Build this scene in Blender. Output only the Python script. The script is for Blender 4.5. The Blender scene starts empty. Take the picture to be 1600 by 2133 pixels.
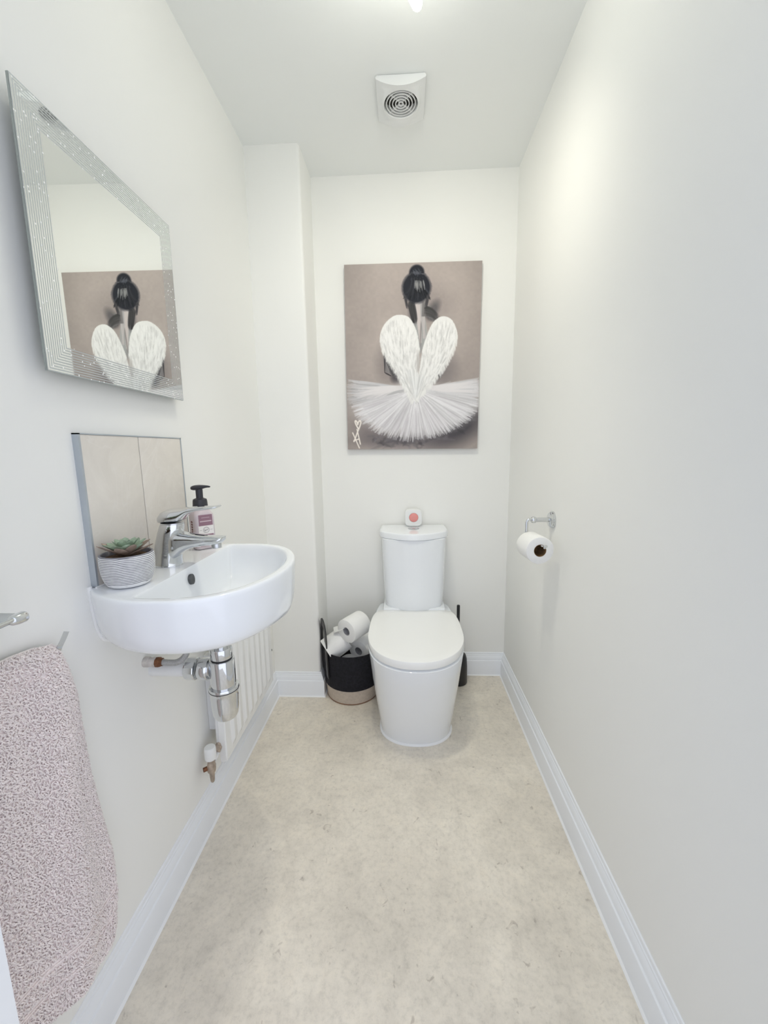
import bpy, bmesh, math, random
import numpy as np
from mathutils import Vector, Matrix, Euler

random.seed(7)
RNG = np.random.default_rng(11)
PI = math.pi
SC = bpy.context.scene
COL = SC.collection

# ------------------------------------------------------------------ room size
W, D, H = 1.153, 2.015, 2.40          # room width, far wall, ceiling
DB, WB = 1.806, 0.226                 # boxed-in corner: front face and width
HB = 0.121                            # baseboard height
YF = 0.38                             # inner face of the doorway wall


# ------------------------------------------------------------------ helpers
def wloc(o):
    v = Vector((0, 0, 0))
    while o is not None:
        v += o.location
        o = o.parent
    return v


def thing(name, label, cat, loc, group=None, rot=None):
    o = bpy.data.objects.new(name, None)
    o.empty_display_size = 0.02
    COL.objects.link(o)
    o.location = loc
    if rot is not None:
        o.rotation_mode = 'QUATERNION'
        o.rotation_quaternion = rot
    o['label'] = label
    o['category'] = cat
    if group:
        o['group'] = group
    return o


def ob(name, V, F, mat, parent=None, smooth=True, ang=38, local=False, label=None):
    V = np.asarray(V, dtype=float)
    if parent is not None and not local:
        V = V - np.array(wloc(parent))
    me = bpy.data.meshes.new(name)
    me.from_pydata(V.tolist(), [], [tuple(int(i) for i in f) for f in F])
    bm = bmesh.new()
    bm.from_mesh(me)
    bmesh.ops.recalc_face_normals(bm, faces=bm.faces)
    bm.to_mesh(me)
    bm.free()
    if smooth:
        me.polygons.foreach_set('use_smooth', [True] * len(me.polygons))
        me.set_sharp_from_angle(angle=math.radians(ang))
    o = bpy.data.objects.new(name, me)
    COL.objects.link(o)
    if mat is not None:
        me.materials.append(mat)
    if parent is not None:
        o.parent = parent
    if label:
        o['label'] = label
    return o


class MB:
    """collects simple shapes into one mesh"""
    def __init__(self):
        self.V, self.F = [], []

    def add(self, V, F):
        n = len(self.V)
        self.V.extend([tuple(v) for v in V])
        self.F.extend([tuple(i + n for i in f) for f in F])
        return self

    def box(self, lo, hi):
        x0, y0, z0 = lo
        x1, y1, z1 = hi
        V = [(x0, y0, z0), (x1, y0, z0), (x1, y1, z0), (x0, y1, z0),
             (x0, y0, z1), (x1, y0, z1), (x1, y1, z1), (x0, y1, z1)]
        F = [(0, 3, 2, 1), (4, 5, 6, 7), (0, 1, 5, 4), (1, 2, 6, 5), (2, 3, 7, 6), (3, 0, 4, 7)]
        return self.add(V, F)

    def build(self, name, mat, parent=None, **k):
        return ob(name, self.V, self.F, mat, parent, **k)


def loft(rings, closed=True, cap0=False, cap1=False):
    """rings: list of equal-length point lists"""
    n = len(rings[0])
    V = [p for r in rings for p in r]
    F = []
    m = n if closed else n - 1
    for i in range(len(rings) - 1):
        for j in range(m):
            a, b = i * n + j, i * n + (j + 1) % n
            F.append((a, b, b + n, a + n))
    if cap0:
        F.append(tuple(range(n))[::-1])
    if cap1:
        k = (len(rings) - 1) * n
        F.append(tuple(range(k, k + n)))
    return V, F


def frame(axis):
    a = Vector(axis).normalized()
    t = Vector((0, 0, 1)) if abs(a.z) < 0.9 else Vector((1, 0, 0))
    u = a.cross(t).normalized()
    v = a.cross(u).normalized()
    return a, u, v


def lathe(profile, origin, axis=(0, 0, 1), n=48, cap=True):
    """profile: list of (radius, height along axis)"""
    a, u, v = frame(axis)
    o = Vector(origin)
    rings = []
    for r, h in profile:
        r = max(r, 1e-5)
        rings.append([tuple(o + a * h + (u * math.cos(2 * PI * k / n) + v * math.sin(2 * PI * k / n)) * r) for k in range(n)])
    return loft(rings, True, cap, cap)


def smooth_path(pts, per=8):
    P = [Vector(p) for p in pts]
    out = []
    for i in range(len(P) - 1):
        p0 = P[max(i - 1, 0)]; p1 = P[i]; p2 = P[i + 1]; p3 = P[min(i + 2, len(P) - 1)]
        for k in range(per):
            t = k / per
            out.append(0.5 * ((2 * p1) + (p2 - p0) * t + (2 * p0 - 5 * p1 + 4 * p2 - p3) * t * t + (3 * p1 - p0 - 3 * p2 + p3) * t ** 3))
    out.append(P[-1])
    return out


def tube(pts, r, n=16, cap=True):
    P = [Vector(p) for p in pts]
    rings = []
    prev = None
    for i, p in enumerate(P):
        d = (P[min(i + 1, len(P) - 1)] - P[max(i - 1, 0)]).normalized()
        if prev is None:
            _, u, v = frame(d)
        else:
            u = (prev - d * prev.dot(d)).normalized()
            v = d.cross(u)
        prev = u
        rr = r[i] if isinstance(r, (list, tuple)) else r
        rings.append([tuple(p + (u * math.cos(2 * PI * k / n) + v * math.sin(2 * PI * k / n)) * rr) for k in range(n)])
    return loft(rings, True, cap, cap)


def rbox(lo, hi, r, seg=4, axis='z'):
    """box with rounded vertical edges along axis and small bevel on the rest"""
    lo = list(lo); hi = list(hi)
    ax = 'xyz'.index(axis)
    i, j = [k for k in range(3) if k != ax]
    def ring(h, ins):
        pts = []
        x0, x1, y0, y1 = lo[i] + ins, hi[i] - ins, lo[j] + ins, hi[j] - ins
        rr = max(r - ins, 1e-4)
        for cx, cy, a0 in ((x1 - rr, y1 - rr, 0), (x0 + rr, y1 - rr, 90), (x0 + rr, y0 + rr, 180), (x1 - rr, y0 + rr, 270)):
            for s in range(seg + 1):
                a = math.radians(a0 + 90 * s / seg)
                q = [0, 0, 0]
                q[i] = cx + rr * math.cos(a); q[j] = cy + rr * math.sin(a); q[ax] = h
                pts.append(tuple(q))
        return pts
    b = min(r * 0.4, (hi[ax] - lo[ax]) * 0.35)
    rings = [ring(lo[ax], b), ring(lo[ax] + b * .3, b * .3), ring(lo[ax] + b, 0), ring(hi[ax] - b, 0), ring(hi[ax] - b * .3, b * .3), ring(hi[ax], b)]
    return loft(rings, True, True, True)


def sweep(profile, path_pts, closed_profile=False):
    """profile [(offset, z)], path of (x,y, nx,ny): mitred corner points with offset direction"""
    rings = []
    for (x, y, nx, ny) in path_pts:
        rings.append([(x + nx * o, y + ny * o, z) for o, z in profile])
    return loft(rings, closed_profile)


def structure(o):
    o['kind'] = 'structure'
    return o


# ------------------------------------------------------------------ materials
def srgb(r, g, b):
    f = lambda c: c / 12.92 if c <= 0.04045 else ((c + 0.055) / 1.055) ** 2.4
    return (f(r / 255), f(g / 255), f(b / 255), 1)


def pmat(name, color, rough=0.5, metal=0.0, spec=0.5, coat=0.0, bump=None, var=None, sheen=0.0, emit=None):
    """bump=(scale,strength,distance)  var=(scale,amount): slight colour variation"""
    m = bpy.data.materials.new(name)
    m.use_nodes = True
    nt = m.node_tree
    b = nt.nodes['Principled BSDF']
    b.inputs['Base Color'].default_value = color
    b.inputs['Roughness'].default_value = rough
    b.inputs['Metallic'].default_value = metal
    b.inputs['Specular IOR Level'].default_value = spec
    b.inputs['Coat Weight'].default_value = coat
    b.inputs['Coat Roughness'].default_value = 0.03
    if sheen:
        b.inputs['Sheen Weight'].default_value = sheen
    if emit:
        b.inputs['Emission Color'].default_value = emit[0]
        b.inputs['Emission Strength'].default_value = emit[1]
    tc = nt.nodes.new('ShaderNodeTexCoord')
    if bump:
        n = nt.nodes.new('ShaderNodeTexNoise')
        n.inputs['Scale'].default_value = bump[0]
        n.inputs['Detail'].default_value = 4
        bp = nt.nodes.new('ShaderNodeBump')
        bp.inputs['Strength'].default_value = bump[1]
        bp.inputs['Distance'].default_value = bump[2]
        nt.links.new(tc.outputs['Object'], n.inputs['Vector'])
        nt.links.new(n.outputs['Fac'], bp.inputs['Height'])
        nt.links.new(bp.outputs['Normal'], b.inputs['Normal'])
    if var:
        n = nt.nodes.new('ShaderNodeTexNoise')
        n.inputs['Scale'].default_value = var[0]
        n.inputs['Detail'].default_value = 5
        r = nt.nodes.new('ShaderNodeValToRGB')
        a = var[1]
        r.color_ramp.elements[0].position = .3
        r.color_ramp.elements[1].position = .7
        r.color_ramp.elements[0].color = tuple(max(0, c * (1 - a)) for c in color[:3]) + (1,)
        r.color_ramp.elements[1].color = tuple(min(1, c * (1 + a)) for c in color[:3]) + (1,)
        nt.links.new(tc.outputs['Object'], n.inputs['Vector'])
        nt.links.new(n.outputs['Fac'], r.inputs['Fac'])
        nt.links.new(r.outputs['Color'], b.inputs['Base Color'])
    return m


M_WALL = pmat('wall_paint', (.865, .865, .842, 1), .65, spec=.25, bump=(350, .06, .001), var=(2.5, .006))
M_CEIL = pmat('ceiling_paint', (.86, .875, .865, 1), .8, spec=.2, bump=(300, .05, .001))
M_TRIM = pmat('trim_gloss_white', (.855, .88, .92, 1), .28, spec=.5, bump=(60, .02, .0005))
M_SEAL = pmat('white_sealant', (.88, .89, .90, 1), .35)
M_CER = pmat('white_ceramic', (.835, .862, .895, 1), .06, spec=.55, coat=.3, var=(3, .004))
M_SEAT = pmat('white_seat_plastic', (.89, .895, .885, 1), .16, spec=.5, var=(3, .004))
M_CHROME = pmat('chrome', (.70, .715, .73, 1), .06, metal=1, var=(8, .01))
M_STEEL = pmat('satin_steel', (.62, .64, .66, 1), .28, metal=1, var=(20, .04))
M_ALU = pmat('aluminium_trim', (.46, .50, .54, 1), .4, metal=.35, var=(20, .04))
M_PLASTIC = pmat('white_plastic', (.80, .81, .81, 1), .3, var=(5, .01))
M_PIPE = pmat('white_painted_pipe', (.76, .77, .78, 1), .35, var=(5, .02))
M_VALVE = pmat('dull_painted_valve', (.55, .52, .50, 1), .5, var=(60, .2))
M_HOLESHADE = pmat('painted_hole_shade', (.09, .095, .10, 1), .8, var=(9, .1))
M_BLACK = pmat('black_plastic', (.012, .012, .013, 1), .38, var=(9, .1))
M_RAD = pmat('radiator_enamel', (.83, .835, .83, 1), .22, spec=.5, var=(4, .005))
M_BRASS = pmat('tarnished_brass', (.40, .33, .27, 1), .45, metal=.4, var=(60, .3), bump=(120, .2, .001))
M_COPPER = pmat('tarnished_copper', (.19, .085, .045, 1), .45, metal=.7, var=(80, .4))
M_BRAID = pmat('braided_hose', (.42, .42, .42, 1), .45, metal=.5, bump=(900, .6, .002), var=(700, .35))
M_RUBBER = pmat('black_rubber', (.02, .02, .022, 1), .6, var=(9, .1))
M_PAPER = pmat('tissue_paper', (.86, .86, .85, 1), .95, spec=.1, bump=(260, .35, .002), var=(30, .01))
M_CARD = pmat('cardboard_core', (.21, .13, .065, 1), .9, spec=.1, var=(60, .2))
M_CARDG = pmat('grey_cardboard_core', (.36, .36, .38, 1), .9, spec=.1, var=(60, .1))
M_GLASSW = pmat('frosted_shelf', (.42, .45, .47, 1), .22, spec=.5, var=(6, .02))


def floor_mat():
    m = bpy.data.materials.new('vinyl_concrete_floor')
    m.use_nodes = True
    nt = m.node_tree
    L = nt.links.new
    b = nt.nodes['Principled BSDF']
    b.inputs['Roughness'].default_value = .42
    b.inputs['Specular IOR Level'].default_value = .35
    tc = nt.nodes.new('ShaderNodeTexCoord')

    def noise(scale, detail, rough, dist=0):
        n = nt.nodes.new('ShaderNodeTexNoise')
        n.inputs['Scale'].default_value = scale
        n.inputs['Detail'].default_value = detail
        n.inputs['Roughness'].default_value = rough
        n.inputs['Distortion'].default_value = dist
        L(tc.outputs['Object'], n.inputs['Vector'])
        return n
    n1 = noise(4.2, 6, .62, .4)
    n2 = noise(17, 8, .7, .2)
    n3 = noise(70, 6, .75)
    n4 = noise(26, 3, .6, 1.2)

    def ramp(src, stops):
        r = nt.nodes.new('ShaderNodeValToRGB')
        e = r.color_ramp.elements
        while len(e) < len(stops):
            e.new(.5)
        for i, (p, c) in enumerate(stops):
            e[i].position = p
            e[i].color = c
        L(src.outputs['Fac'], r.inputs['Fac'])
        return r
    r1 = ramp(n1, [(.32, (.69, .64, .56, 1)), (.5, (.765, .71, .62, 1)), (.68, (.83, .775, .68, 1))])
    r2 = ramp(n2, [(.3, (.89, .89, .89, 1)), (.52, (1, 1, 1, 1)), (.75, (1.07, 1.06, 1.04, 1))])
    r3 = ramp(n3, [(.33, (.86, .86, .86, 1)), (.5, (1, 1, 1, 1)), (.7, (1.05, 1.05, 1.05, 1))])
    r4 = ramp(n4, [(.27, (.72, .70, .69, 1)), (.34, (1, 1, 1, 1))])

    def mul(a, c):
        x = nt.nodes.new('ShaderNodeMix')
        x.data_type = 'RGBA'
        x.blend_type = 'MULTIPLY'
        x.inputs[0].default_value = 1
        L(a, x.inputs[6])
        L(c, x.inputs[7])
        return x.outputs[2]
    c = mul(mul(mul(r1.outputs['Color'], r2.outputs['Color']), r3.outputs['Color']), r4.outputs['Color'])
    L(c, b.inputs['Base Color'])
    bp = nt.nodes.new('ShaderNodeBump')
    bp.inputs['Strength'].default_value = .08
    bp.inputs['Distance'].default_value = .001
    L(n3.outputs['Fac'], bp.inputs['Height'])
    L(bp.outputs['Normal'], b.inputs['Normal'])
    return m


M_FLOOR = floor_mat()

# ------------------------------------------------------------------ setting
T = .10
structure(MB().box((-T, -1.3, -.06), (W + T, D + T, 0)).build('floor', M_FLOOR, smooth=False))
structure(MB().box((-T, YF - .10, H), (W + T, D + T, H + .08)).build('ceiling', M_CEIL, smooth=False))
structure(MB().box((-T, YF - .10, 0), (0, D + T, H)).build('wall_left', M_WALL, smooth=False))
structure(MB().box((W, YF - .10, 0), (W + T, D + T, H)).build('wall_right', M_WALL, smooth=False))
structure(MB().box((0, D, 0), (W, D + T, H)).build('wall_back', M_WALL, smooth=False))
# boxed-in pipe corner (rounded plaster arris)
pts = [(0, DB)]
rr = .012
for k in range(7):
    a = -PI / 2 + (PI / 2) * k / 6
    pts.append((WB - rr + rr * math.cos(a), DB + rr + rr * math.sin(a)))
pts += [(WB, D), (0, D)]
V, F = loft([[(x, y, 0) for x, y in pts], [(x, y, H) for x, y in pts]], True)
structure(ob('wall_corner', V, F, M_WALL))
# doorway wall: piers and head
mb = MB().box((0, YF - .10, 0), (.151, YF, H)).box((1.09, YF - .10, 0), (W, YF, H)).box((.151, YF - .10, 2.06), (1.09, YF, H))
structure(mb.build('wall_front', M_TRIM, smooth=False))

BP = [(.018, 0), (.018, .078), (.0172, .0805), (.0135, .0825), (.013, .086), (.0122, .094), (.0095, .101), (.0072, .1045),
      (.0072, .108), (.0045, .1105), (.0045, .1165), (.0036, .1195), (.0015, HB), (0, HB)]
SB = [(.018, .0045), (.0195, .0038), (.0225, .0012), (.0235, 0), (.018, 0)]


def base(name, path):
    V, F = sweep(BP, path)
    o = structure(ob(name, V, F, M_TRIM, ang=25))
    V, F = sweep(SB, path)
    ob('sealant_bead', V, F, M_SEAL, o)
    return o


base('baseboard_left', [(0, YF, 1, 0), (0, DB, 1, -1)])
base('baseboard_corner', [(0, DB, 1, -1), (WB, DB, 1, -1), (WB, D, 1, -1)])
base('baseboard_back', [(WB, D, 1, -1), (W, D, -1, -1)])
base('baseboard_right', [(W, D, -1, -1), (W, YF, -1, 0)])

# ------------------------------------------------------------------ mirror
def mirror_border_mat():
    m = bpy.data.materials.new('glitter_striped_mirror')
    m.use_nodes = True
    nt = m.node_tree
    L = nt.links.new
    b = nt.nodes['Principled BSDF']
    tc = nt.nodes.new('ShaderNodeTexCoord')
    sp = nt.nodes.new('ShaderNodeSeparateXYZ')
    L(tc.outputs['Object'], sp.inputs[0])

    def mt(op, a, c=None):
        n = nt.nodes.new('ShaderNodeMath')
        n.operation = op
        if isinstance(a, (int, float)):
            n.inputs[0].default_value = a
        else:
            L(a, n.inputs[0])
        if c is not None:
            if isinstance(c, (int, float)):
                n.inputs[1].default_value = c
            else:
                L(c, n.inputs[1])
        return n.outputs[0]
    dy = mt('SUBTRACT', .2205, mt('ABSOLUTE', sp.outputs['Y']))
    dz = mt('SUBTRACT', .222, mt('ABSOLUTE', sp.outputs['Z']))
    d = mt('MINIMUM', dy, dz)
    fr = mt('FRACT', mt('DIVIDE', d, .0046))
    stripe = mt('LESS_THAN', fr, .42)
    vo = nt.nodes.new('ShaderNodeTexVoronoi')
    vo.inputs['Scale'].default_value = 210
    L(tc.outputs['Object'], vo.inputs['Vector'])
    cellr = nt.nodes.new('ShaderNodeSeparateColor')
    L(vo.outputs['Color'], cellr.inputs[0])
    nz = nt.nodes.new('ShaderNodeTexNoise')
    nz.inputs['Scale'].default_value = 14
    L(tc.outputs['Object'], nz.inputs['Vector'])
    dens = mt('ADD', .84, mt('MULTIPLY', nz.outputs['Fac'], .22))
    glint_mask = mt('MULTIPLY', mt('GREATER_THAN', cellr.outputs[0], dens), mt('LESS_THAN', vo.outputs['Distance'], .30))  # glitter glints painted as matte white cells, not reflected light
    glit = nt.nodes.new('ShaderNodeBsdfPrincipled')
    glit.inputs['Base Color'].default_value = (.50, .53, .54, 1)
    glit.inputs['Roughness'].default_value = .5
    glit.inputs['Metallic'].default_value = .3
    white = nt.nodes.new('ShaderNodeBsdfPrincipled')
    white.inputs['Base Color'].default_value = (.98, .98, .98, 1)
    white.inputs['Roughness'].default_value = .7
    b.inputs['Base Color'].default_value = (.86, .88, .88, 1)
    b.inputs['Metallic'].default_value = 1
    b.inputs['Roughness'].default_value = .03
    mx = nt.nodes.new('ShaderNodeMixShader')
    L(stripe, mx.inputs[0])
    L(b.outputs[0], mx.inputs[1])
    L(glit.outputs[0], mx.inputs[2])
    mx2 = nt.nodes.new('ShaderNodeMixShader')
    L(glint_mask, mx2.inputs[0])
    L(mx.outputs[0], mx2.inputs[1])
    L(white.outputs[0], mx2.inputs[2])
    L(mx2.outputs[0], nt.nodes['Material Output'].inputs[0])
    return m


M_MIRROR = pmat('mirror_silver', (.88, .90, .895, 1), .0, metal=1)
M_BORDER = mirror_border_mat()
M_GEDGE = pmat('glass_edge', (.30, .33, .31, 1), .3, var=(9, .05))
MY, MZ = .912, 1.5495
hy, hz = .2205, .222
t = thing('wall_mirror', 'square mirror with glittery striped border, hung on the left wall above the basin', 'mirror', (.03, MY, MZ))
iy, iz = .170, .172
# border ring
out = [(-hy, -hz), (hy, -hz), (hy, hz), (-hy, hz)]
inn = [(-iy, -iz), (iy, -iz), (iy, iz), (-iy, iz)]
x1, x0 = .0, -.0008
V = [(x1, a, b_) for a, b_ in out] + [(x1, a, b_) for a, b_ in inn]
F = [(i, (i + 1) % 4, 4 + (i + 1) % 4, 4 + i) for i in range(4)]
o = ob('border', V, F, M_BORDER, t, smooth=False, local=True, label='mirror border of fine grey stripes with painted white glints')
V = [(x1, a, b_) for a, b_ in inn]
ob('mirror_glass', V, [(0, 1, 2, 3)], M_MIRROR, t, smooth=False, local=True)
MB().box((-.0045, -hy, -hz), (-.0006, hy, hz)).build('glass_edge', M_GEDGE, t, local=True, smooth=False)
mb = MB()
mb.box((-.0295, -.15, -.15), (-.0046, .15, .15))
t.rotation_euler = (0, .0045, .0125)
mb.build('backing_frame', pmat('black_backing', (.05, .05, .05, 1), .7, var=(9, .1)), t, local=True, smooth=False)

# ------------------------------------------------------------------ splashback
def tile_mat():
    m = bpy.data.materials.new('stone_effect_tile')
    m.use_nodes = True
    nt = m.node_tree
    L = nt.links.new
    b = nt.nodes['Principled BSDF']
    b.inputs['Roughness'].default_value = .35
    tc = nt.nodes.new('ShaderNodeTexCoord')
    n1 = nt.nodes.new('ShaderNodeTexNoise')
    n1.inputs['Scale'].default_value = 9
    n1.inputs['Detail'].default_value = 7
    n1.inputs['Roughness'].default_value = .65
    n1.inputs['Distortion'].default_value = .8
    L(tc.outputs['Object'], n1.inputs['Vector'])
    r = nt.nodes.new('ShaderNodeValToRGB')
    e = r.color_ramp.elements
    e[0].position = .3; e[0].color = (.68, .64, .585, 1)
    e[1].position = .72; e[1].color = (.77, .73, .67, 1)
    L(n1.outputs['Fac'], r.inputs['Fac'])
    n2 = nt.nodes.new('ShaderNodeTexNoise')      # pale veins
    n2.inputs['Scale'].default_value = 5
    n2.inputs['Detail'].default_value = 4
    n2.inputs['Distortion'].default_value = 1.6
    L(tc.outputs['Object'], n2.inputs['Vector'])
    r2 = nt.nodes.new('ShaderNodeValToRGB')
    e = r2.color_ramp.elements
    e[0].position = .485; e[0].color = (0, 0, 0, 1)
    e[1].position = .515; e[1].color = (0, 0, 0, 1)
    x = e.new(.5); x.color = (.30, .30, .30, 1)
    L(n2.outputs['Fac'], r2.inputs['Fac'])
    mx = nt.nodes.new('ShaderNodeMix')
    mx.data_type = 'RGBA'
    L(r2.outputs['Color'], mx.inputs[0])
    L(r.outputs['Color'], mx.inputs[6])
    mx.inputs[7].default_value = (.80, .77, .73, 1)
    L(mx.outputs[2], b.inputs['Base Color'])
    return m


M_TILE = tile_mat()
M_GROUT = pmat('grey_grout', (.30, .28, .26, 1), .9, var=(60, .1))
ZB, ZT = .9165, 1.2255
t = thing('tile_splashback', 'two-tile stone-effect splashback with metal trim behind the basin', 'splashback', (0, .94, ZB))
MB().box((.0, .7625, ZB), (.0095, 1.1235, ZT - .0025)).build('grout_bed', M_GROUT, t, smooth=False)
V, F = rbox((.0095, .7665, ZB), (.0120, .9395, ZT - .003), .0008, axis='z'); ob('tile', V, F, M_TILE, t)
V, F = rbox((.0095, .9420, ZB), (.0120, 1.1215, ZT - .003), .0008, axis='z'); ob('tile', V, F, M_TILE, t)
MB().box((0, .7610, ZB), (.0130, .7660, ZT)).box((.0, .7665 - .005, ZB), (.0126, .7665, ZT)).box((0, 1.1218, ZB), (.0130, 1.1250, ZT)).box((0, .7610, ZT - .0026), (.0130, 1.1250, ZT)).build('edge_trim', M_ALU, t, smooth=False, label='grey metal trim framing the tiles')

# ------------------------------------------------------------------ wash basin
BCX, BCY = .205, .919
half = [(0, .164), (.02, .184), (.05, .205), (.09, .224), (.135, .2345), (.175, .2355), (.215, .2325), (.255, .220), (.29, .198), (.322, .161), (.345, .115), (.360, .065), (.3665, .022), (.3675, 0)]
hp = [(p.x, p.y) for p in smooth_path([(a, b_, 0) for a, b_ in half], 10)]
poly = [(0, 0)] + hp + [(a, -b_) for a, b_ in hp[::-1][1:]] + [(0, 0)]
PA = np.array([(a - BCX, b_) for a, b_ in poly])


def raycast(poly, th):
    d = np.array([math.cos(th), math.sin(th)])
    best = 1e9
    for i in range(len(poly) - 1):
        a, b_ = poly[i], poly[i + 1]
        e = b_ - a
        den = d[0] * e[1] - d[1] * e[0]
        if abs(den) < 1e-12:
            continue
        tt = (a[0] * e[1] - a[1] * e[0]) / den
        s = (a[0] * d[1] - a[1] * d[0]) / den
        if tt > 1e-6 and -1e-9 <= s <= 1 + 1e-9:
            best = min(best, tt)
    return best


NB = 220
TH = [2 * PI * (k + .5) / NB for k in range(NB)]
R_OUT = np.array([raycast(PA, th) for th in TH])
TOP = .9155


def bowl_r(k):
    th = TH[k]
    ro = R_OUT[k] - .021 / max(.6, 1)
    c = math.cos(th)
    rb = (.124 - BCX) / c if c < -1e-3 else 9
    ri = ro
    # smooth minimum keeps the bowl corners rounded
    kk = 190
    v = -math.log(math.exp(-kk * min(ri, 1)) + math.exp(-kk * min(rb, 1))) / kk
    return v


R_BOWL = np.array([bowl_r(k) for k in range(NB)])


def bring(rs, z, clampback=False, scale=None):
    pts = []
    for k in range(NB):
        r = rs[k]
        x, y = BCX + r * math.cos(TH[k]), BCY + r * math.sin(TH[k])
        on_wall = BCX + R_OUT[k] * math.cos(TH[k]) < .004
        if clampback and on_wall:
            x = .0008
        pts.append((max(x, .0008), y, z))
    return pts


rings = []
for s, z in ((.07, .7965), (.2, .798), (.4, .802), (.6, .810), (.75, .823), (.85, .842), (.915, .866), (.95, .887), (.972, .901), (.988, .910), (1.004, .9145)):
    rings.append(bring(R_BOWL * s, z))
for f in (.10, .5, .85):
    rings.append(bring(R_BOWL * 1.004 + (np.maximum(R_OUT - .006, R_BOWL * 1.004) - R_BOWL * 1.004) * f, TOP - .0002))
for ins, z in ((.0055, TOP), (.0025, TOP - .0012), (.0006, TOP - .004), (0, TOP - .009), (.001, .89), (.003, .865), (.006, .838), (.011, .818), (.0185, .806), (.030, .7975), (.047, .791), (.072, .7865), (.105, .7840), (.14, .7830)):
    rs = np.maximum(R_OUT - ins * (.45 + .55 * np.minimum(1, np.abs((np.array(TH) + PI) % (2 * PI) - PI) / 1.25)) if ins < .1 else R_OUT - ins, .03)
    rings.append(bring(rs, z, True))
for s in (.6, .3, .1):
    rings.append(bring(np.maximum(R_OUT - .14, .03) * s, .782))
V, F = loft(rings, True, True, True)
t = thing('wash_basin', 'white ceramic wall-hung basin with a rounded front and straight rear deck', 'basin', (0, BCY, .75))
ob('basin_body', V, F, M_CER, t, ang=60)
# overflow hole: flat dark disc, the shade inside put into its colour
V, F = lathe([(.0125, .0), (.0125, -.006)], (.1335, .905, .8865), (1, .12, .14), n=28)
hole = ob('overflow_hole', V, F, M_HOLESHADE, t)
# drain in the bowl
V, F = lathe([(.024, .7966), (.024, .799), (.020, .8005), (.001, .8005)], (BCX, BCY, 0), n=32)
ob('waste_plug', V, F, M_CHROME, t)
# bead of sealant where the basin meets the wall
for sgn, nm in ((-1, 'sealant_bead'), (1, 'sealant_bead')):
    yy = BCY + sgn * .1655
    V, F = tube(smooth_path([(.002, yy, TOP + .004), (.0025, yy - sgn * .000, .885), (.0025, yy - sgn * .003, .85), (.0025, yy - sgn * .009, .82), (.0025, yy - sgn * .019, .800), (.002, yy - sgn * .035, .789)], 6), .0048, 10)
    ob(nm, V, F, M_SEAL, t)
V, F = tube([(.0135, .757, TOP + .0008), (.0135, .94, TOP + .0008), (.0135, 1.083, TOP + .0008)], .0022, 8)
ob('sealant_bead', V, F, M_SEAL, t)

# ------------------------------------------------------------------ tap
TY = .93
t = thing('basin_tap', 'chrome single-lever mixer tap on the basin deck', 'tap', (.062, TY, TOP))


def ell_ring(cx, cz, rx, ry, n=32, y=TY, tilt=0, p=2.0):
    out = []
    for k in range(n):
        a = 2 * PI * k / n
        ca, sa = math.cos(a), math.sin(a)
        ex = rx * math.copysign(abs(ca) ** (2 / p), ca)
        ey = ry * math.copysign(abs(sa) ** (2 / p), sa)
        out.append((cx + ex * math.cos(tilt), y + ey, cz + ex * math.sin(tilt)))
    return out


rings = [ell_ring(.0610, TOP, .0375, .0300), ell_ring(.0612, TOP + .004, .0370, .0295), ell_ring(.0620, TOP + .012, .0350, .0280), ell_ring(.0645, .945, .0335, .0270),
         ell_ring(.0695, .97, .0320, .0265), ell_ring(.0755, .995, .0300, .0262), ell_ring(.0805, 1.012, .0282, .0260), ell_ring(.0815, 1.0165, .0272, .0250), ell_ring(.0825, 1.0168, .01, .01)]
V, F = loft(rings, True, True, True)
ob('tap_body', V, F, M_CHROME, t)


def sec_ring(x, z0, z1, hw, n=32, p=3.0, y=TY):
    cz, rz = (z0 + z1) / 2, (z1 - z0) / 2
    out = []
    for k in range(n):
        a = 2 * PI * k / n
        ca, sa = math.cos(a), math.sin(a)
        out.append((x, y + hw * math.copysign(abs(ca) ** (2 / p), ca), cz + rz * math.copysign(abs(sa) ** (2 / p), sa)))
    return out


sp_ = [(.066, .920, 1.003, .018), (.078, .924, 1.002, .0240), (.088, .9300, 1.0005, .0262), (.096, .9385, .9985, .0262), (.104, .9460, .9965, .0252), (.116, .9535, .9940, .0236), (.135, .9595, .9905, .0220), (.160, .9630, .9880, .0205),
       (.185, .9655, .9862, .0192), (.197, .9680, .9855, .0180), (.2035, .9740, .9850, .0160), (.2050, .9790, .9840, .013)]
rings = [sec_ring(*a) for a in sp_]
V, F = loft(rings, True, True, True)
ob('spout', V, F, M_CHROME, t)
V, F = lathe([(.0115, 0), (.0118, .009), (.0105, .012)], (.186, TY, .9570), (0, 0, 1), 24)
ob('aerator', V, F, M_STEEL, t)
# joint ring
V, F = loft([ell_ring(.0815, 1.0166, .0262, .0240), ell_ring(.0818, 1.0195, .0262, .0240)], True, True, True)
ob('joint_ring', V, F, M_STEEL, t)
lv = [(.0545, 1.0195, 1.0225, .010), (.0552, 1.0193, 1.0290, .0165), (.0580, 1.0192, 1.0380, .0220), (.065, 1.0192, 1.0462, .0255), (.077, 1.0194, 1.0520, .0268), (.094, 1.0205, 1.0540, .0262), (.106, 1.0235, 1.0542, .0238), (.114, 1.0300, 1.0552, .0230),
      (.122, 1.0375, 1.0558, .0222), (.132, 1.0430, 1.0565, .0214), (.150, 1.0475, 1.0575, .0200), (.172, 1.0500, 1.0585, .0186), (.190, 1.0520, 1.0592, .0172), (.1975, 1.0545, 1.0600, .0155), (.1995, 1.0565, 1.0595, .013)]
rings = [sec_ring(*a, p=2.8) for a in lv]
V, F = loft(rings, True, True, True)
ob('lever_handle', V, F, M_CHROME, t)
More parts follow.
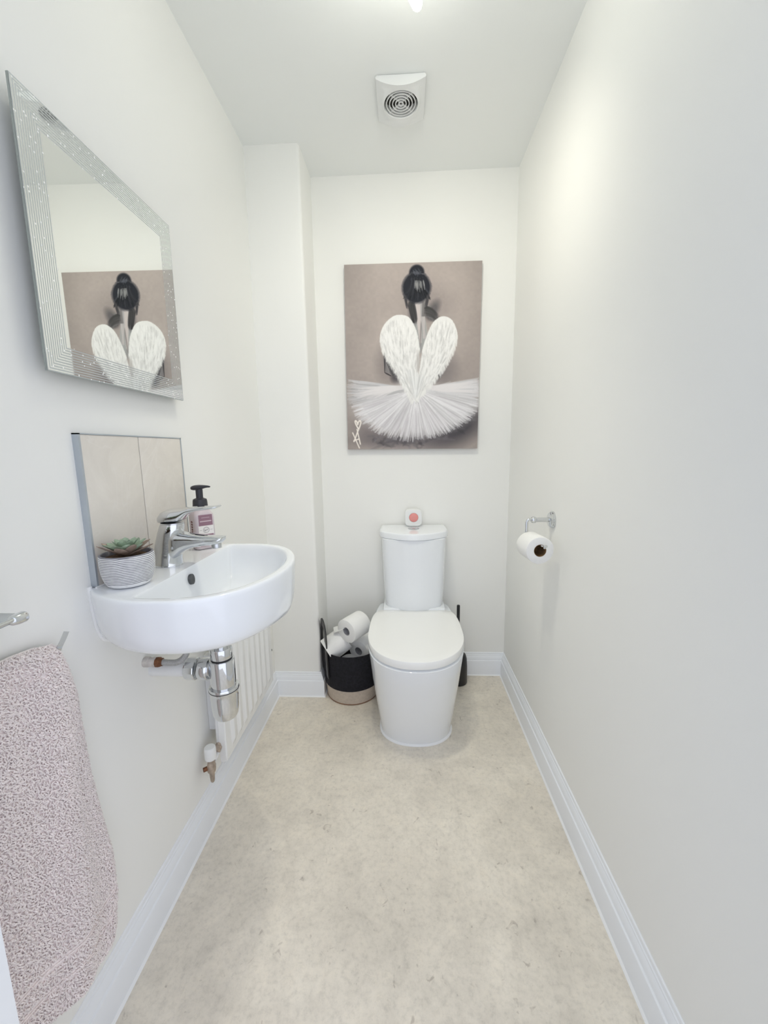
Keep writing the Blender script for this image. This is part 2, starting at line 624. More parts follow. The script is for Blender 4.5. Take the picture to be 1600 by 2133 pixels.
V, F = lathe([(.0036, 0), (.0034, .0008), (.002, .0012)], (.0905, TY - .0268 + .0012, .962), (.25, -1, -.05), 16)
ob('temperature_dot', V, F, M_STEEL, t)

# ------------------------------------------------------------------ potted succulent
PX, PY = .066, .784


def pot_mat():
    m = bpy.data.materials.new('ribbed_pot_whitewash')
    m.use_nodes = True
    nt = m.node_tree
    L = nt.links.new
    b = nt.nodes['Principled BSDF']
    b.inputs['Roughness'].default_value = .8
    g = nt.nodes.new('ShaderNodeAttribute')
    g.attribute_name = 'groove'
    n = nt.nodes.new('ShaderNodeTexNoise')
    n.inputs['Scale'].default_value = 90
    tc = nt.nodes.new('ShaderNodeTexCoord')
    L(tc.outputs['Object'], n.inputs['Vector'])
    ad = nt.nodes.new('ShaderNodeMath')
    ad.operation = 'ADD'
    L(g.outputs['Fac'], ad.inputs[0])
    s = nt.nodes.new('ShaderNodeMath')
    s.operation = 'MULTIPLY_ADD'
    s.inputs[1].default_value = .5
    s.inputs[2].default_value = -.25
    L(n.outputs['Fac'], s.inputs[0])
    L(s.outputs[0], ad.inputs[1])
    r = nt.nodes.new('ShaderNodeValToRGB')
    e = r.color_ramp.elements
    e[0].position = .30; e[0].color = (.24, .24, .27, 1)
    e[1].position = .62; e[1].color = (.84, .84, .85, 1)
    L(ad.outputs[0], r.inputs['Fac'])
    L(r.outputs['Color'], b.inputs['Base Color'])
    return m


def ribbed_pot():
    n = 96
    rows = []
    gro = []
    NZ = 130
    prof = smooth_path([(.030, 0, 0), (.0375, 0, .0025), (.0425, 0, .010), (.0470, 0, .024), (.0492, 0, .042), (.0496, 0, .056), (.0485, 0, .0665)], 20)
    zs = [p.z for p in prof]; rs = [p.x for p in prof]
    for i in range(NZ + 1):
        z = .0665 * i / NZ
        r0 = float(np.interp(z, zs, rs))
        ring, g = [], []
        for k in range(n):
            a = 2 * PI * k / n
            wob = .0009 * math.sin(2 * a + .7) + .0006 * math.sin(5 * a + z * 60) + .0004 * math.sin(9 * a + 2)
            ph = (z + wob - .008) / .0035
            rib = .5 + .5 * math.cos(2 * PI * ph)
            if z < .0085:
                rib = .62
            if z > .0645:
                rib = .2
            r = r0 + .0011 * (rib - .5)
            ring.append((PX + r * math.cos(a), PY + r * math.sin(a), TOP + .0008 + z))
            g.append(rib)
        rows.append(ring)
        gro += g
    for r, z in ((.0472, .0672), (.0450, .0672), (.0438, .0660), (.0436, .056)):
        rows.append([(PX + r * math.cos(2 * PI * k / n), PY + r * math.sin(2 * PI * k / n), TOP + .0008 + z) for k in range(n)])
        gro += [.30] * n
    V, F = loft(rows, True, True, True)
    return V, F, gro


t = thing('potted_succulent', 'small succulent in a white ribbed round pot on the left end of the basin', 'plant', (PX, PY, TOP))
V, F, gro = ribbed_pot()
o = ob('pot', V, F, pot_mat(), t, ang=80)
a_ = o.data.attributes.new('groove', 'FLOAT', 'POINT')
a_.data.foreach_set('value', gro)
V, F = lathe([(.0436, TOP + .0585), (.03, TOP + .0605), (.001, TOP + .062)], (PX, PY, 0), n=40)
ob('soil', V, F, pmat('bark_soil', (.10, .055, .025, 1), .95, bump=(150, 1, .004), var=(120, .6)), t)


def leaf(base, az, tilt, ln, wd, cup=.25, curl=.2):
    """spoon shaped fleshy leaf"""
    nl, nw = 9, 9
    top, bot = [], []
    ca, sa = math.cos(az), math.sin(az)
    for i in range(nl):
        s = i / (nl - 1)
        w = wd * (math.sin(PI * min(1, .16 + s * .84) ** .9) ** .75) * (.55 + .6 * s) if s < 1 else .0004
        w = max(w, .0006)
        d = ln * s
        up = d * math.sin(tilt) + curl * ln * s * s * .5
        outd = d * math.cos(tilt)
        th = .0026 * (1 - .6 * s)
        rt, rb = [], []
        for j in range(nw):
            q = -1 + 2 * j / (nw - 1)
            lat = q * w / 2
            lift = cup * w * (q * q) * .6
            x = base[0] + ca * outd - sa * lat
            y = base[1] + sa * outd + ca * lat
            z = base[2] + up + lift
            rt.append((x, y, z))
            rb.append((x, y, z - th * (1 - q * q) - .0003))
        top.append(rt); bot.append(rb)
    mbx = MB()
    rings = [top[i] + bot[i][::-1] for i in range(nl)]
    V, F = loft(rings, True, True, True)
    return V, F


inner, outer = MB(), MB()
zc = TOP + .064
for k in range(8):
    az = 2 * PI * k / 8 + .3 + random.uniform(-.15, .15)
    V, F = leaf((PX, PY, zc - .002), az, .34 + random.uniform(-.10, .16), .052 + random.uniform(-.004, .005), .026, .2, .25)
    outer.add(V, F)
for k in range(8):
    az = 2 * PI * k / 8 + random.uniform(-.15, .15)
    V, F = leaf((PX, PY, zc + .001), az, .46 + random.uniform(-.08, .08), .043, .030, .25, .3)
    inner.add(V, F)
for k in range(7):
    az = 2 * PI * k / 7 + .4
    V, F = leaf((PX, PY, zc + .004), az, .78, .033, .024, .3, .25)
    inner.add(V, F)
for k in range(5):
    az = 2 * PI * k / 5
    V, F = leaf((PX, PY, zc + .006), az, 1.15, .022, .015, .35, .2)
    inner.add(V, F)
inner.build('inner_leaves', pmat('succulent_green', (.30, .39, .29, 1), .55, var=(55, .35)), t, ang=70, label='grey-green inner leaves of the rosette')
outer.build('outer_leaves', pmat('succulent_blush', (.31, .235, .19, 1), .6, var=(40, .35)), t, ang=70, label='brownish-pink outer leaves of the rosette')

# ------------------------------------------------------------------ soap bottle
SX, SY = .0665, 1.098
t = thing('soap_bottle', 'square lilac pump soap bottle behind the tap', 'bottle', (SX, SY, TOP))
M_BOT = pmat('lilac_bottle', (.60, .53, .56, 1), .25, spec=.5, var=(8, .02))
M_PLUM = pmat('plum_label', (.30, .17, .22, 1), .5, var=(20, .04))
M_LAB = pmat('cream_label', (.85, .82, .80, 1), .6, var=(20, .02))
M_INK = pmat('grey_ink', (.22, .19, .21, 1), .7, var=(20, .05))
M_INKP = pmat('pale_ink', (.62, .50, .54, 1), .7, var=(20, .05))
M_INKB = pmat('brown_ink', (.16, .06, .05, 1), .7, var=(20, .05))
M_PUMP = pmat('charcoal_pump', (.030, .030, .038, 1), .42, var=(20, .1))
yaw = math.radians(-43)
RZ = Matrix.Rotation(yaw, 4, 'Z')
BH = .104       # body height


def bt(p):
    """bottle-local (x = label normal) to world"""
    return tuple(RZ @ Vector(p) + Vector((SX, SY, TOP)))


def sq_ring(z, h, r, n=8):
    pts = []
    for cx, cy, a0 in ((h - r, h - r, 0), (-h + r, h - r, 90), (-h + r, -h + r, 180), (h - r, -h + r, 270)):
        for s in range(n + 1):
            a = math.radians(a0 + 90 * s / n)
            pts.append(bt((cx + r * math.cos(a), cy + r * math.sin(a), z)))
    return pts


rings = [sq_ring(.0006, .022, .010), sq_ring(.002, .0252, .009), sq_ring(.006, .0268, .008), sq_ring(.088, .0268, .008), sq_ring(.097, .0262, .0095), sq_ring(.104, .0235, .013), sq_ring(.110, .0190, .0150), sq_ring(.114, .0165, .0150), sq_ring(.119, .0155, .0150)]
V, F = loft(rings, True, True, True)
ob('bottle_body', V, F, M_BOT, t)


def lab(name, lo, hi, mat, off, side=0, parent=None):
    """flat patch on the label side: lo/hi = (lateral, z)"""
    d = .0268 + off
    q = []
    for a, z in ((lo[0], lo[1]), (hi[0], lo[1]), (hi[0], hi[1]), (lo[0], hi[1])):
        q.append((d, a, z) if side == 0 else (a, -d, z))
    V = [bt(p) for p in q] + [bt((p[0] - .0003 if side == 0 else p[0], p[1] if side == 0 else p[1] + .0003, p[2])) for p in q]
    F = [(0, 1, 2, 3), (7, 6, 5, 4)] + [(i, (i + 1) % 4, 4 + (i + 1) % 4, 4 + i) for i in range(4)]
    return V, F


lb = MB().add(*lab('', (-.0175, .010), (.0195, .098), 0, .0004)).build('plum_label', M_PLUM, t, smooth=False)
for a, b_, z, h in ((-.010, .012, .0895, .0012), (-.0145, .0165, .0785, .0030), (-.013, .014, .027, .002)):
    MB().add(*lab('', (a, z), (b_, z + h), 0, .0008)).build('label_lettering', M_INKP, lb, smooth=False)
wl = MB().add(*lab('', (-.0195, .0435), (.0215, .0675), 0, .0006)).build('cream_label', M_LAB, t, smooth=False)
mb = MB()
# round emblem and the small marks beside it
pts = [bt((.0268 + .0011, .001 + .0078 * math.cos(a), .0555 + .0078 * math.sin(a))) for a in np.linspace(0, 2 * PI, 40)]
V, F = tube(pts, .00035, 6); mb.add(V, F)
pts = smooth_path([bt((.0279, -.004, .0565)), bt((.0279, -.002, .0525)), bt((.0279, .0005, .056)), bt((.0279, .003, .055)), bt((.0279, .006, .0575))], 6)
V, F = tube(pts, .0005, 6); mb.add(V, F)
for a in (-.0160, -.0135, .0125, .0155):
    V, F = tube([bt((.0279, a, .055)), bt((.0279, a + .0016, .056))], .0004, 6); mb.add(V, F)
mb.build('label_emblem', M_INK, wl)
mb = MB()
for k in range(9):
    z = .018 + .0072 * k
    mb.add(*lab('', (-.004, z), (.006, z + .0046), 0, .0006, 1))
mb.build('side_lettering', M_INKB, t, smooth=False)
c = (SX, SY, TOP)
V, F = lathe([(.0196, .1165), (.0200, .1180), (.0188, .1345), (.0176, .1395), (.0125, .1420), (.0100, .1425), (.0096, .1440)], c, n=40)
ob('collar', V, F, M_PUMP, t)
V, F = lathe([(.0092, .143), (.0094, .1655), (.0088, .168)], c, n=32)
st = ob('pump_stem', V, F, M_PUMP, t)
nd = math.radians(-5)
dx, dy = math.cos(nd), math.sin(nd)
rings = []
for s, hw, z0, z1 in ((-.0205, .004, .168, .174), (-.0190, .010, .1655, .1762), (-.012, .0135, .1645, .1785), (-.002, .0140, .1655, .1795), (.008, .0115, .1675, .1792), (.018, .0070, .1705, .1785), (.026, .0046, .1718, .1778), (.0315, .0040, .1720, .1765), (.033, .003, .1728, .1758)):
    ring = []
    for k in range(20):
        a = 2 * PI * k / 20
        lat = hw * math.copysign(abs(math.cos(a)) ** .75, math.cos(a))
        z = (z0 + z1) / 2 + (z1 - z0) / 2 * math.copysign(abs(math.sin(a)) ** .75, math.sin(a))
        ring.append((SX + dx * s - dy * lat, SY + dy * s + dx * lat, TOP + z))
    rings.append(ring)
V, F = loft(rings, True, True, True)
ob('pump_nozzle', V, F, M_PUMP, t)

# ------------------------------------------------------------------ bottle trap, hose
TX, TYY = .180, .921
t = thing('bottle_trap', 'chrome bottle trap hanging under the basin with a white outlet pipe', 'trap', (TX, TYY, .515))
c = (TX, TYY, 0)
V, F = lathe([(.0235, .785), (.0235, .766), (.0165, .763), (.0165, .680)], c, n=36); ob('waste_tail', V, F, M_CHROME, t)
V, F = lathe([(.0168, .7055), (.0250, .7055), (.0262, .7035), (.0262, .6805), (.0250, .6785)], c, n=40); ob('top_nut', V, F, M_CHROME, t)
V, F = lathe([(.0255, .6780), (.0255, .6755)], c, n=40); ob('rubber_washer', V, F, M_RUBBER, t)
V, F = lathe([(.0270, .6755), (.0298, .6745), (.0305, .672), (.0305, .606), (.0300, .604)], c, n=40); ob('trap_body', V, F, M_CHROME, t)
V, F = lathe([(.0300, .604), (.0352, .603), (.0360, .601), (.0360, .592), (.0352, .590), (.0340, .588), (.0340, .580), (.0325, .545), (.0305, .528), (.0262, .519), (.0180, .5155), (.001, .5150)], c, n=44); ob('trap_cup', V, F, M_CHROME, t)
V, F = lathe([(.0362, .5965), (.0366, .5955), (.0362, .5945)], c, n=44, cap=False); ob('rubber_washer', V, F, M_RUBBER, t)
zo = .647
V, F = lathe([(.0215, 0), (.0215, .026)], (TX - .052, TYY, zo), (1, 0, 0), 36); ob('outlet_neck', V, F, M_CHROME, t)
V, F = lathe([(.0215, 0), (.0268, .001), (.0275, .003), (.0275, .022), (.0262, .024), (.0215, .0245)], (TX - .056, TYY, zo), (1, 0, 0), 40); ob('outlet_collar', V, F, M_CHROME, t)
V, F = lathe([(.019, 0), (.0265, .001), (.0275, .003), (.0275, .0235), (.0265, .0255), (.0215, .026)], (TX - .090, TYY, zo), (1, 0, 0), 12); ob('outlet_nut', V, F, M_CHROME, t, ang=20)
V, F = lathe([(.0195, 0), (.0195, .095)], (.0, TYY, zo), (1, 0, 0), 36); ob('outlet_pipe', V, F, M_PIPE, t, label='white outlet pipe running into the wall')

t = thing('supply_hose', 'grey braided hose with a brass fitting under the basin', 'hose', (0, .893, .679))
V, F = lathe([(.0125, 0), (.0125, .012), (.0105, .013), (.0105, .022), (.0120, .0225), (.0120, .030)], (0, .893, .679), (1, 0, .0), 12)
ob('isolating_valve', V, F, M_VALVE, t, ang=20)
V, F = lathe([(.0118, .030), (.0125, .031), (.0125, .038), (.0105, .0395), (.0100, .045), (.0085, .046)], (0, .893, .679), (1, 0, 0), 8)
ob('compression_nut', V, F, M_COPPER, t, ang=20)
V, F = tube(smooth_path([(.044, .893, .679), (.060, .8945, .677), (.078, .898, .6765), (.092, .903, .684), (.101, .908, .700), (.105, .912, .728), (.105, .915, .786)], 8), .0074, 14)
ob('hose', V, F, M_BRAID, t)

# ------------------------------------------------------------------ radiator
t = thing('radiator', 'white panel radiator low on the left wall beyond the basin', 'radiator', (.08, 1.34, .205))
RX0, RX1 = .046, .068
RY0, RY1, RZ0, RZ1 = 1.128, 1.590, .205, .640
V, F = [], []
NY, ZL = 240, [RZ0, RZ0 + .004, RZ0 + .024, RZ0 + .030, RZ0 + .040, RZ0 + .050, RZ1 - .050, RZ1 - .040, RZ1 - .030, RZ1 - .024, RZ1 - .004, RZ1]
rings = []
for iz_, z in enumerate(ZL):
    amt = [0, 0, 0, .1, .6, 1, 1, .6, .1, 0, 0, 0][iz_]
    inset = .006 if iz_ in (0, len(ZL) - 1) else 0
    row = []
    for k in range(NY + 1):
        y = RY0 + (RY1 - RY0) * k / NY
        e = min(y - RY0, RY1 - y)
        edge = min(1, max(0, (e - .030) / .006))
        ph = (y - RY0 - .030) / .0502
        w = .5 - .5 * math.cos(2 * PI * ph)
        flute = max(0, min(1, (w - .25) / .5))
        x = RX1 + .0095 * amt * edge * flute - inset
        if e < .003:
            x -= .004
        row.append((x, y, z))
    back = [(RX0, RY1, z), (RX0, RY0, z)]
    rings.append(row + back)
V, F = loft(rings, True, True, True)
ob('front_panel', V, F, M_RAD, t, ang=45)
for a, b_ in ((RY0 + .03, RY0 + .06), (RY1 - .06, RY1 - .03)):
    MB().box((.022, a, RZ0 + .06), (.0455, b_, RZ1 - .06)).box((.001, a + .002, RZ0 + .09), (.0225, b_ - .002, RZ1 - .09)).build('wall_bracket', M_PIPE, t, smooth=False)
V, F = rbox((.0365, RY0 - .0005, RZ0 + .05), (.0455, RY0 + .012, RZ0 + .31), .003, axis='z'); ob('bracket_channel', V, F, M_PIPE, t)
V, F = lathe([(.0065, 0), (.0065, .010), (.004, .012)], (.060, RY1, RZ0 + .135), (0, 1, 0), 8); ob('end_plug', V, F, M_BLACK, t)

t = thing('radiator_valve', 'brass lockshield radiator valve with a white cap above the baseboard', 'valve', (.040, 1.098, .2))
V, F = lathe([(.0150, .250), (.0165, .2515), (.0172, .254), (.0175, .280), (.0165, .288), (.0145, .2905), (.006, .2915), (.001, .2915)], (.036, 1.088, 0), n=28); ob('valve_cap', V, F, M_PLASTIC, t, label='white plastic valve cap')
V, F = lathe([(.008, .204), (.0115, .206), (.0135, .214), (.0140, .224), (.0120, .234), (.0105, .240), (.0105, .252)], (.036, 1.088, 0), n=8); vb = ob('valve_body', V, F, M_BRASS, t, ang=25)
V, F = lathe([(.0045, .170), (.0062, .174), (.0085, .205)], (.036, 1.088, 0), n=12); ob('drain_spigot', V, F, M_BRASS, vb)
V, F = lathe([(.0068, 0), (.0068, .012), (.005, .0125)], (.026, 1.082, .221), (-.75, -.65, 0), 16); ob('spigot_end', V, F, M_COPPER, vb)
V, F = lathe([(.0085, 0), (.0110, .004), (.0110, .012), (.0095, .0125), (.0095, .022)], (.038, 1.098, .238), (.1, .95, .35), 8); ob('union_nut', V, F, M_PIPE, t, ang=20)
V, F = lathe([(.0095, 0), (.0130, .002), (.0130, .016), (.0095, .018), (.0095, .026)], (.041, 1.114, .252), (.1, .75, .6), 8); ob('tail_nut', V, F, M_BRASS, t, ang=20)

# ------------------------------------------------------------------ toilet
CX = .680
t = thing('toilet', 'white close-coupled toilet with the lid down against the far wall', 'toilet', (CX, 1.70, 0))


def d_outline(y0, y1, w, wb, n=40, p=2.35, ycen=None, kb=(2.6, 2.0)):
    """egg outline: front y0 (rounded), back y1 with half width wb, widest half width w; closed, star shaped"""
    yc = ycen if ycen is not None else y0 + (y1 - y0) * .47
    pts = []
    for k in range(n + 1):                     # front, from right to left
        a = -PI * k / n
        ca, sa = math.cos(a), math.sin(a)
        x = w * math.copysign(abs(ca) ** (2 / p), ca)
        y = yc + (yc - y0) * math.copysign(abs(sa) ** (2 / p), sa)
        pts.append((x, y))
    m = n // 2
    L_ = y1 - yc
    left = []
    for k in range(1, m + 1):                  # left side going back
        s = k / m
        x = -(wb + (w - wb) * max(0, 1 - s ** kb[0]) ** (1 / kb[1]))
        left.append((x, yc + L_ * s))
    right = [(-x, y) for x, y in left[::-1]]
    q = 6
    back = [(-wb + 2 * wb * k / q, y1) for k in range(1, q)]
    return pts + left + back + right


def t_ring(y0, y1, w, wb, z, **k):
    return [(CX + x, y, z) for x, y in d_outline(y0, y1, w, wb, **k)]


# pan: outside skin
YB = D - .0235
spec = [(1.474, .1475, .1470, 0.0), (1.468, .1500, .1470, .020), (1.455, .1565, .1480, .070), (1.432, .1650, .1500, .135), (1.405, .1740, .1520, .205), (1.380, .1815, .1540, .270), (1.358, .1865, .1560, .325), (1.344, .1905, .1580, .365), (1.3385, .1945, .1600, .3955), (1.342, .1915, .1580, .3985)]
rings = []
for y0, w, wb, z in spec:
    rings.append(t_ring(y0, YB, w, wb, z, ycen=1.60 - .02 * z / .39, p=2.25))
V, F = loft(rings, True, True, True)
ob('pan', V, F, M_CER, t, ang=50)
# raised rear shelf carrying the cistern
V, F = rbox((CX - .1445, 1.808, .385), (CX + .1445, YB, .4450), .006, axis='z'); ob('cistern_shelf', V, F, M_CER, t)
# sealant round the foot
path = [(CX + x, y) for x, y in d_outline(1.474, YB, .1475, .147, ycen=1.60, p=2.25)]
cpt = np.array(path[:41 + 20])
rings = []
for i, (x, y) in enumerate(cpt):
    d = cpt[min(i + 1, len(cpt) - 1)] - cpt[max(i - 1, 0)]
    nrm = np.array([-d[1], d[0]]) / (np.hypot(*d) + 1e-9)
    cc = np.array([CX, 1.68])
    if nrm @ (np.array([x, y]) - cc) < 0:
        nrm = -nrm
    rings.append([(x + nrm[0] * o_, y + nrm[1] * o_, z) for o_, z in ((-.003, 0), (.008, 0), (.0075, .003), (.004, .0065), (-.001, .009), (-.004, .009))])
V, F = loft(rings, True)
ob('sealant_bead', V, F, M_SEAL, t, label='white sealant line round the foot')
# seat ring and lid
def lid_rings(z0, z1, y0, y1, w, wb, r=.006, dome=0.0):
    P_ = dict(ycen=1.588, p=2.22, kb=(3.3, 2.8))
    out = [t_ring(y0 + r, y1 - r * .5, w - r, wb - r * .5, z0, **P_), t_ring(y0 + r * .3, y1, w - r * .3, wb, z0 + r * .35, **P_), t_ring(y0, y1, w, wb, z0 + r, **P_), t_ring(y0, y1, w, wb, z1 - r, **P_), t_ring(y0 + r * .3, y1, w - r * .3, wb, z1 - r * .35, **P_), t_ring(y0 + r, y1 - r * .5, w - r, wb - r * .5, z1, **P_)]
    if dome:
        for s in (.85, .6, .3):
            out.append([(CX + (x - CX) * s, 1.57 + (y - 1.57) * s, z1 + dome * (1 - s * s)) for x, y, z in out[5]])
    return out


V, F = loft(lid_rings(.3975, .4060, 1.358, 1.80, .177, .116, .002), True, True, True); ob('seat_ring', V, F, M_SEAT, t)
V, F = loft(lid_rings(.4052, .4365, 1.338, 1.815, .1955, .136, .0035, .001), True, True, True); ob('seat_lid', V, F, M_SEAT, t)

# cistern with bowed front
def cis_ring(z, hw, yf, bow, yb, r=.03, n=26):
    """bowed front: centre of the front at yf, corners set back by bow"""
    pts = []
    for k in range(n + 1):
        s = -1 + 2 * k / n
        x = s * hw
        e = max(0, abs(s) - (1 - r / hw)) / (r / hw)
        y = yf + bow * s * s + r * .9 * (1 - math.sqrt(max(0, 1 - e * e)))
        pts.append((CX + x, y, z))
    pts.append((CX + hw, yb, z))
    pts.append((CX - hw, yb, z))
    return pts


YCB = D - .008
rings = []
for z, hw, yf in ((.4285, .098, 1.822), (.4290, .112, 1.808), (.4325, .125, 1.801), (.4410, .1330, 1.797), (.456, .1372, 1.795), (.52, .1405, 1.791), (.62, .1445, 1.788), (.72, .1475, 1.786), (.774, .1485, 1.785), (.776, .146, 1.788)):
    rings.append(cis_ring(z, hw, yf, .040, YCB))
V, F = loft(rings, True, True, True)
ob('cistern', V, F, M_CER, t, ang=45)
rings = []
for z, g in ((.7765, -.004), (.778, 0), (.800, 0), (.8045, -.0015), (.8065, -.005), (.8070, -.010)):
    rings.append(cis_ring(z, .1600 + g, 1.775 - g, .082, YCB, r=.022))
V, F = loft(rings, True, True, True)
ob('cistern_lid', V, F, M_CER, t, ang=45)
V, F = lathe([(.0265, .8068), (.0270, .8090), (.0250, .8105), (.0205, .8095)], (CX + .002, 1.905, 0), n=36, cap=False); bt_ = ob('flush_button', V, F, M_STEEL, t)
V, F = lathe([(.0205, .8080), (.0195, .8098), (.012, .8104), (.001, .8105)], (CX + .002, 1.905, 0), n=36); ob('button_plate', V, F, M_CHROME, bt_)
# faint maker's mark on the lid front edge
# ------------------------------------------------------------------ air freshener on the cistern
t = thing('air_freshener', 'small white rounded-square air freshener with a pink disc on the cistern lid', 'air freshener', (.682, 1.965, .807))
R_ = .0425


def sq(y, h, p=4.2, n=48):
    out = []
    for k in range(n):
        a = 2 * PI * k / n
        out.append((.682 + h * math.copysign(abs(math.cos(a)) ** (2 / p), math.cos(a)), y, .807 + .0430 + h * math.copysign(abs(math.sin(a)) ** (2 / p), math.sin(a))))
    return out


V, F = loft([sq(1.992, .039), sq(1.989, .0415), sq(1.982, .0425), sq(1.965, .0425), sq(1.960, .0415), sq(1.9575, .0390)], True, True, True)
ob('case', V, F, M_PLASTIC, t)
V, F = lathe([(.0215, 0), (.0215, .0012), (.0200, .0022), (.012, .0040), (.001, .0046)], (.683, 1.958, .8520), (0, -1, 0), 36)
ob('pink_gel_disc', V, F, pmat('pink_gel', (.78, .30, .28, 1), .25, var=(14, .12)), t)
V, F = lathe([(.0212, .0002), (.0222, .0016), (.0230, .0002)], (.683, 1.958, .8520), (0, -1, 0), 36, cap=False)
ob('disc_ring', V, F, pmat('pink_grey_ring', (.52, .36, .36, 1), .4, var=(9, .05)), t)

# ------------------------------------------------------------------ toilet brush
t = thing('toilet_brush', 'black toilet brush in its holder on the floor right of the toilet', 'toilet brush', (.903, 1.935, 0))
V, F = lathe([(.044, .0005), (.0475, .002), (.0485, .006), (.0480, .090), (.0455, .130), (.0400, .150), (.030, .1590), (.014, .1625), (.001, .163)], (.903, 1.935, 0), n=40); ob('holder', V, F, M_BLACK, t)
V, F = lathe([(.0125, .160), (.0125, .168), (.0078, .170), (.0078, .408), (.0070, .412), (.001, .4135)], (.903, 1.935, 0), n=24); ob('handle', V, F, M_BLACK, t)

# ------------------------------------------------------------------ basket and rolls
BX, BY = .3765, 1.849
t = thing('storage_basket', 'round black and beige woven basket between the boxed corner and the toilet', 'basket', (BX, BY, 0))
M_FELT = pmat('black_woven', (.016, .016, .020, 1), .85, spec=.2, bump=(220, .5, .003), var=(90, .25))
M_BEIGE = pmat('beige_woven', (.52, .45, .38, 1), .9, spec=.1, bump=(220, .5, .003), var=(80, .08))
M_BROWN = pmat('brown_piping', (.22, .12, .07, 1), .8, var=(80, .2))
NBK = 96


def bk_ring(z, r, dz=0):
    out = []
    for k in range(NBK):
        a = 2 * PI * k / NBK
        out.append((BX + r * math.cos(a), BY + r * math.sin(a), z))
    return out


def rb(z):
    return float(np.interp(z, [0, .02, .08, .16, .25], [.1245, .128, .1345, .139, .1415]))


V, F = loft([bk_ring(z, rb(z) - .0006) for z in (.003, .02, .045, .075)] + [bk_ring(.075, rb(.075) - .006)], True)
ob('beige_base', V, F, M_BEIGE, t, label='beige lower band of the basket')
V, F = lathe([(.120, .0008), (.1248, .0008), (.1262, .003), (.1254, .006)], (BX, BY, 0), n=NBK); ob('bottom_piping', V, F, M_BROWN, t)
zz = [.074, .10, .13, .16, .19, .22, .244, .2475]
rings = [bk_ring(z, rb(z) + .0008) for z in zz] + [bk_ring(.2490, rb(.249) - .002), bk_ring(.2475, rb(.247) - .0045), bk_ring(.22, rb(.22) - .006), bk_ring(.10, rb(.1) - .006), bk_ring(.02, rb(.02) - .006)]
V, F = loft(rings, True, False, True)
ob('black_body', V, F, M_FELT, t)


def strap(az, zt):
    """flat strap loop standing above the rim"""
    c_, s_ = math.cos(az), math.sin(az)
    rad = Vector((c_, s_, 0)); tan = Vector((-s_, c_, 0))
    path = smooth_path([(-.042, .12), (-.042, .20), (-.041, zt - .10), (-.034, zt - .035), (-.016, zt), (.016, zt), (.034, zt - .035), (.041, zt - .10), (.042, .20), (.042, .12)], 8)
    rings = []
    for i, p in enumerate(path):
        lat, z = p.x, p.y
        d = (path[min(i + 1, len(path) - 1)] - path[max(i - 1, 0)]).normalized()
        nx, nz = -d.y, d.x           # in-plane normal (lat, z)
        rr = rb(min(z, .25)) + .0032 - max(0, z - .25) * .02
        base_ = Vector((BX, BY, 0)) + rad * (math.sqrt(max(rr * rr - lat * lat, 1e-6)))
        hw, th = .0165, .0028
        q = []
        for a, b_ in ((-hw, -th), (hw, -th), (hw, th), (-hw, th)):
            q.append(tuple(base_ + tan * (lat + nx * a) + Vector((0, 0, z + nz * a)) + rad * b_))
        rings.append(q)
    return loft(rings, True, True, True)


V, F = strap(math.radians(204), .378)
ob('strap_handle', V, F, M_BLACK, t, ang=50)
V, F = strap(math.radians(9), .225)
# second strap lies hidden behind the pan: folded down along the side
ob('strap_handle', V, F, M_BLACK, t, ang=50)


def make_roll(name, label, group, centre, axis, core_mat=None, r=.0575, ln=.106):
    q = Vector(axis).normalized().to_track_quat('Z', 'Y')
    t = thing(name, label, 'toilet roll', centre, group, rot=q)
    n = 56
    rings = []
    ri = .0205
    for rad, z in ((ri, -ln / 2), (r - .003, -ln / 2), (r - .0008, -ln / 2 + .001), (r, -ln / 2 + .003), (r + .0004, 0), (r, ln / 2 - .003), (r - .0008, ln / 2 - .001), (r - .003, ln / 2), (ri, ln / 2)):
        ring = []
        for k in range(n):
            a = 2 * PI * k / n
            w = 1 if rad < .03 else 1 + .012 * math.sin(2 * a + .5) + .006 * math.sin(3 * a)
            ring.append((rad * w * math.cos(a), rad * w * math.sin(a), z))
        rings.append(ring)
    V, F = loft(rings, True)
    V2, F2 = loft([rings[-1], rings[0]], True)
    mb = MB().add(V, F).add(V2, F2)
    mb.build('paper', M_PAPER, t, local=True)
    V, F = lathe([(.0204, -ln / 2 - .0003), (.0204, ln / 2 + .0003), (.0192, ln / 2 + .0003), (.0192, -ln / 2 - .0003)], (0, 0, 0), n=40, cap=False)
    V3, F3 = loft([V[-40:], V[:40]], True)
    mb = MB().add(V, F).add(V3, F3)
    mb.build('core_tube', core_mat or M_CARDG, t, local=True)
    return t


G = 'spare toilet rolls in the basket'
top = make_roll('toilet_roll', 'spare toilet roll lying topmost in the basket, its open end facing the camera', G, (.398, 1.790, .362), (-.600, -.794, -.096))
# loose leaf hanging from the topmost roll
tq = top.rotation_quaternion.inverted()
rings = []
for i, (x, y, z) in enumerate(((.352, 1.836, .368), (.334, 1.836, .354), (.312, 1.836, .344), (.290, 1.836, .336))):
    a_, b_ = Vector((x, y, z)), Vector((x + .012, y - .09 + .035 * (i / 3), z + .01 - .012 * i / 3))
    rings.append([tuple(tq @ (a_ - top.location)), tuple(tq @ (b_ - top.location)), tuple(tq @ (b_ - top.location) + Vector((.0, .0004, .0004))), tuple(tq @ (a_ - top.location) + Vector((.0, .0004, .0004)))])
V, F = loft(rings, True, True, True)
ob('loose_sheet', V, F, M_PAPER, top, local=True)
make_roll('toilet_roll', 'spare toilet roll tilted on the left side of the basket, only its side showing', G, (.306, 1.806, .264), (.789, .394, .471))
make_roll('toilet_roll', 'spare toilet roll on the right of the basket, partly behind the toilet seat', G, (.436, 1.872, .226), (-.481, -.867, -.129))
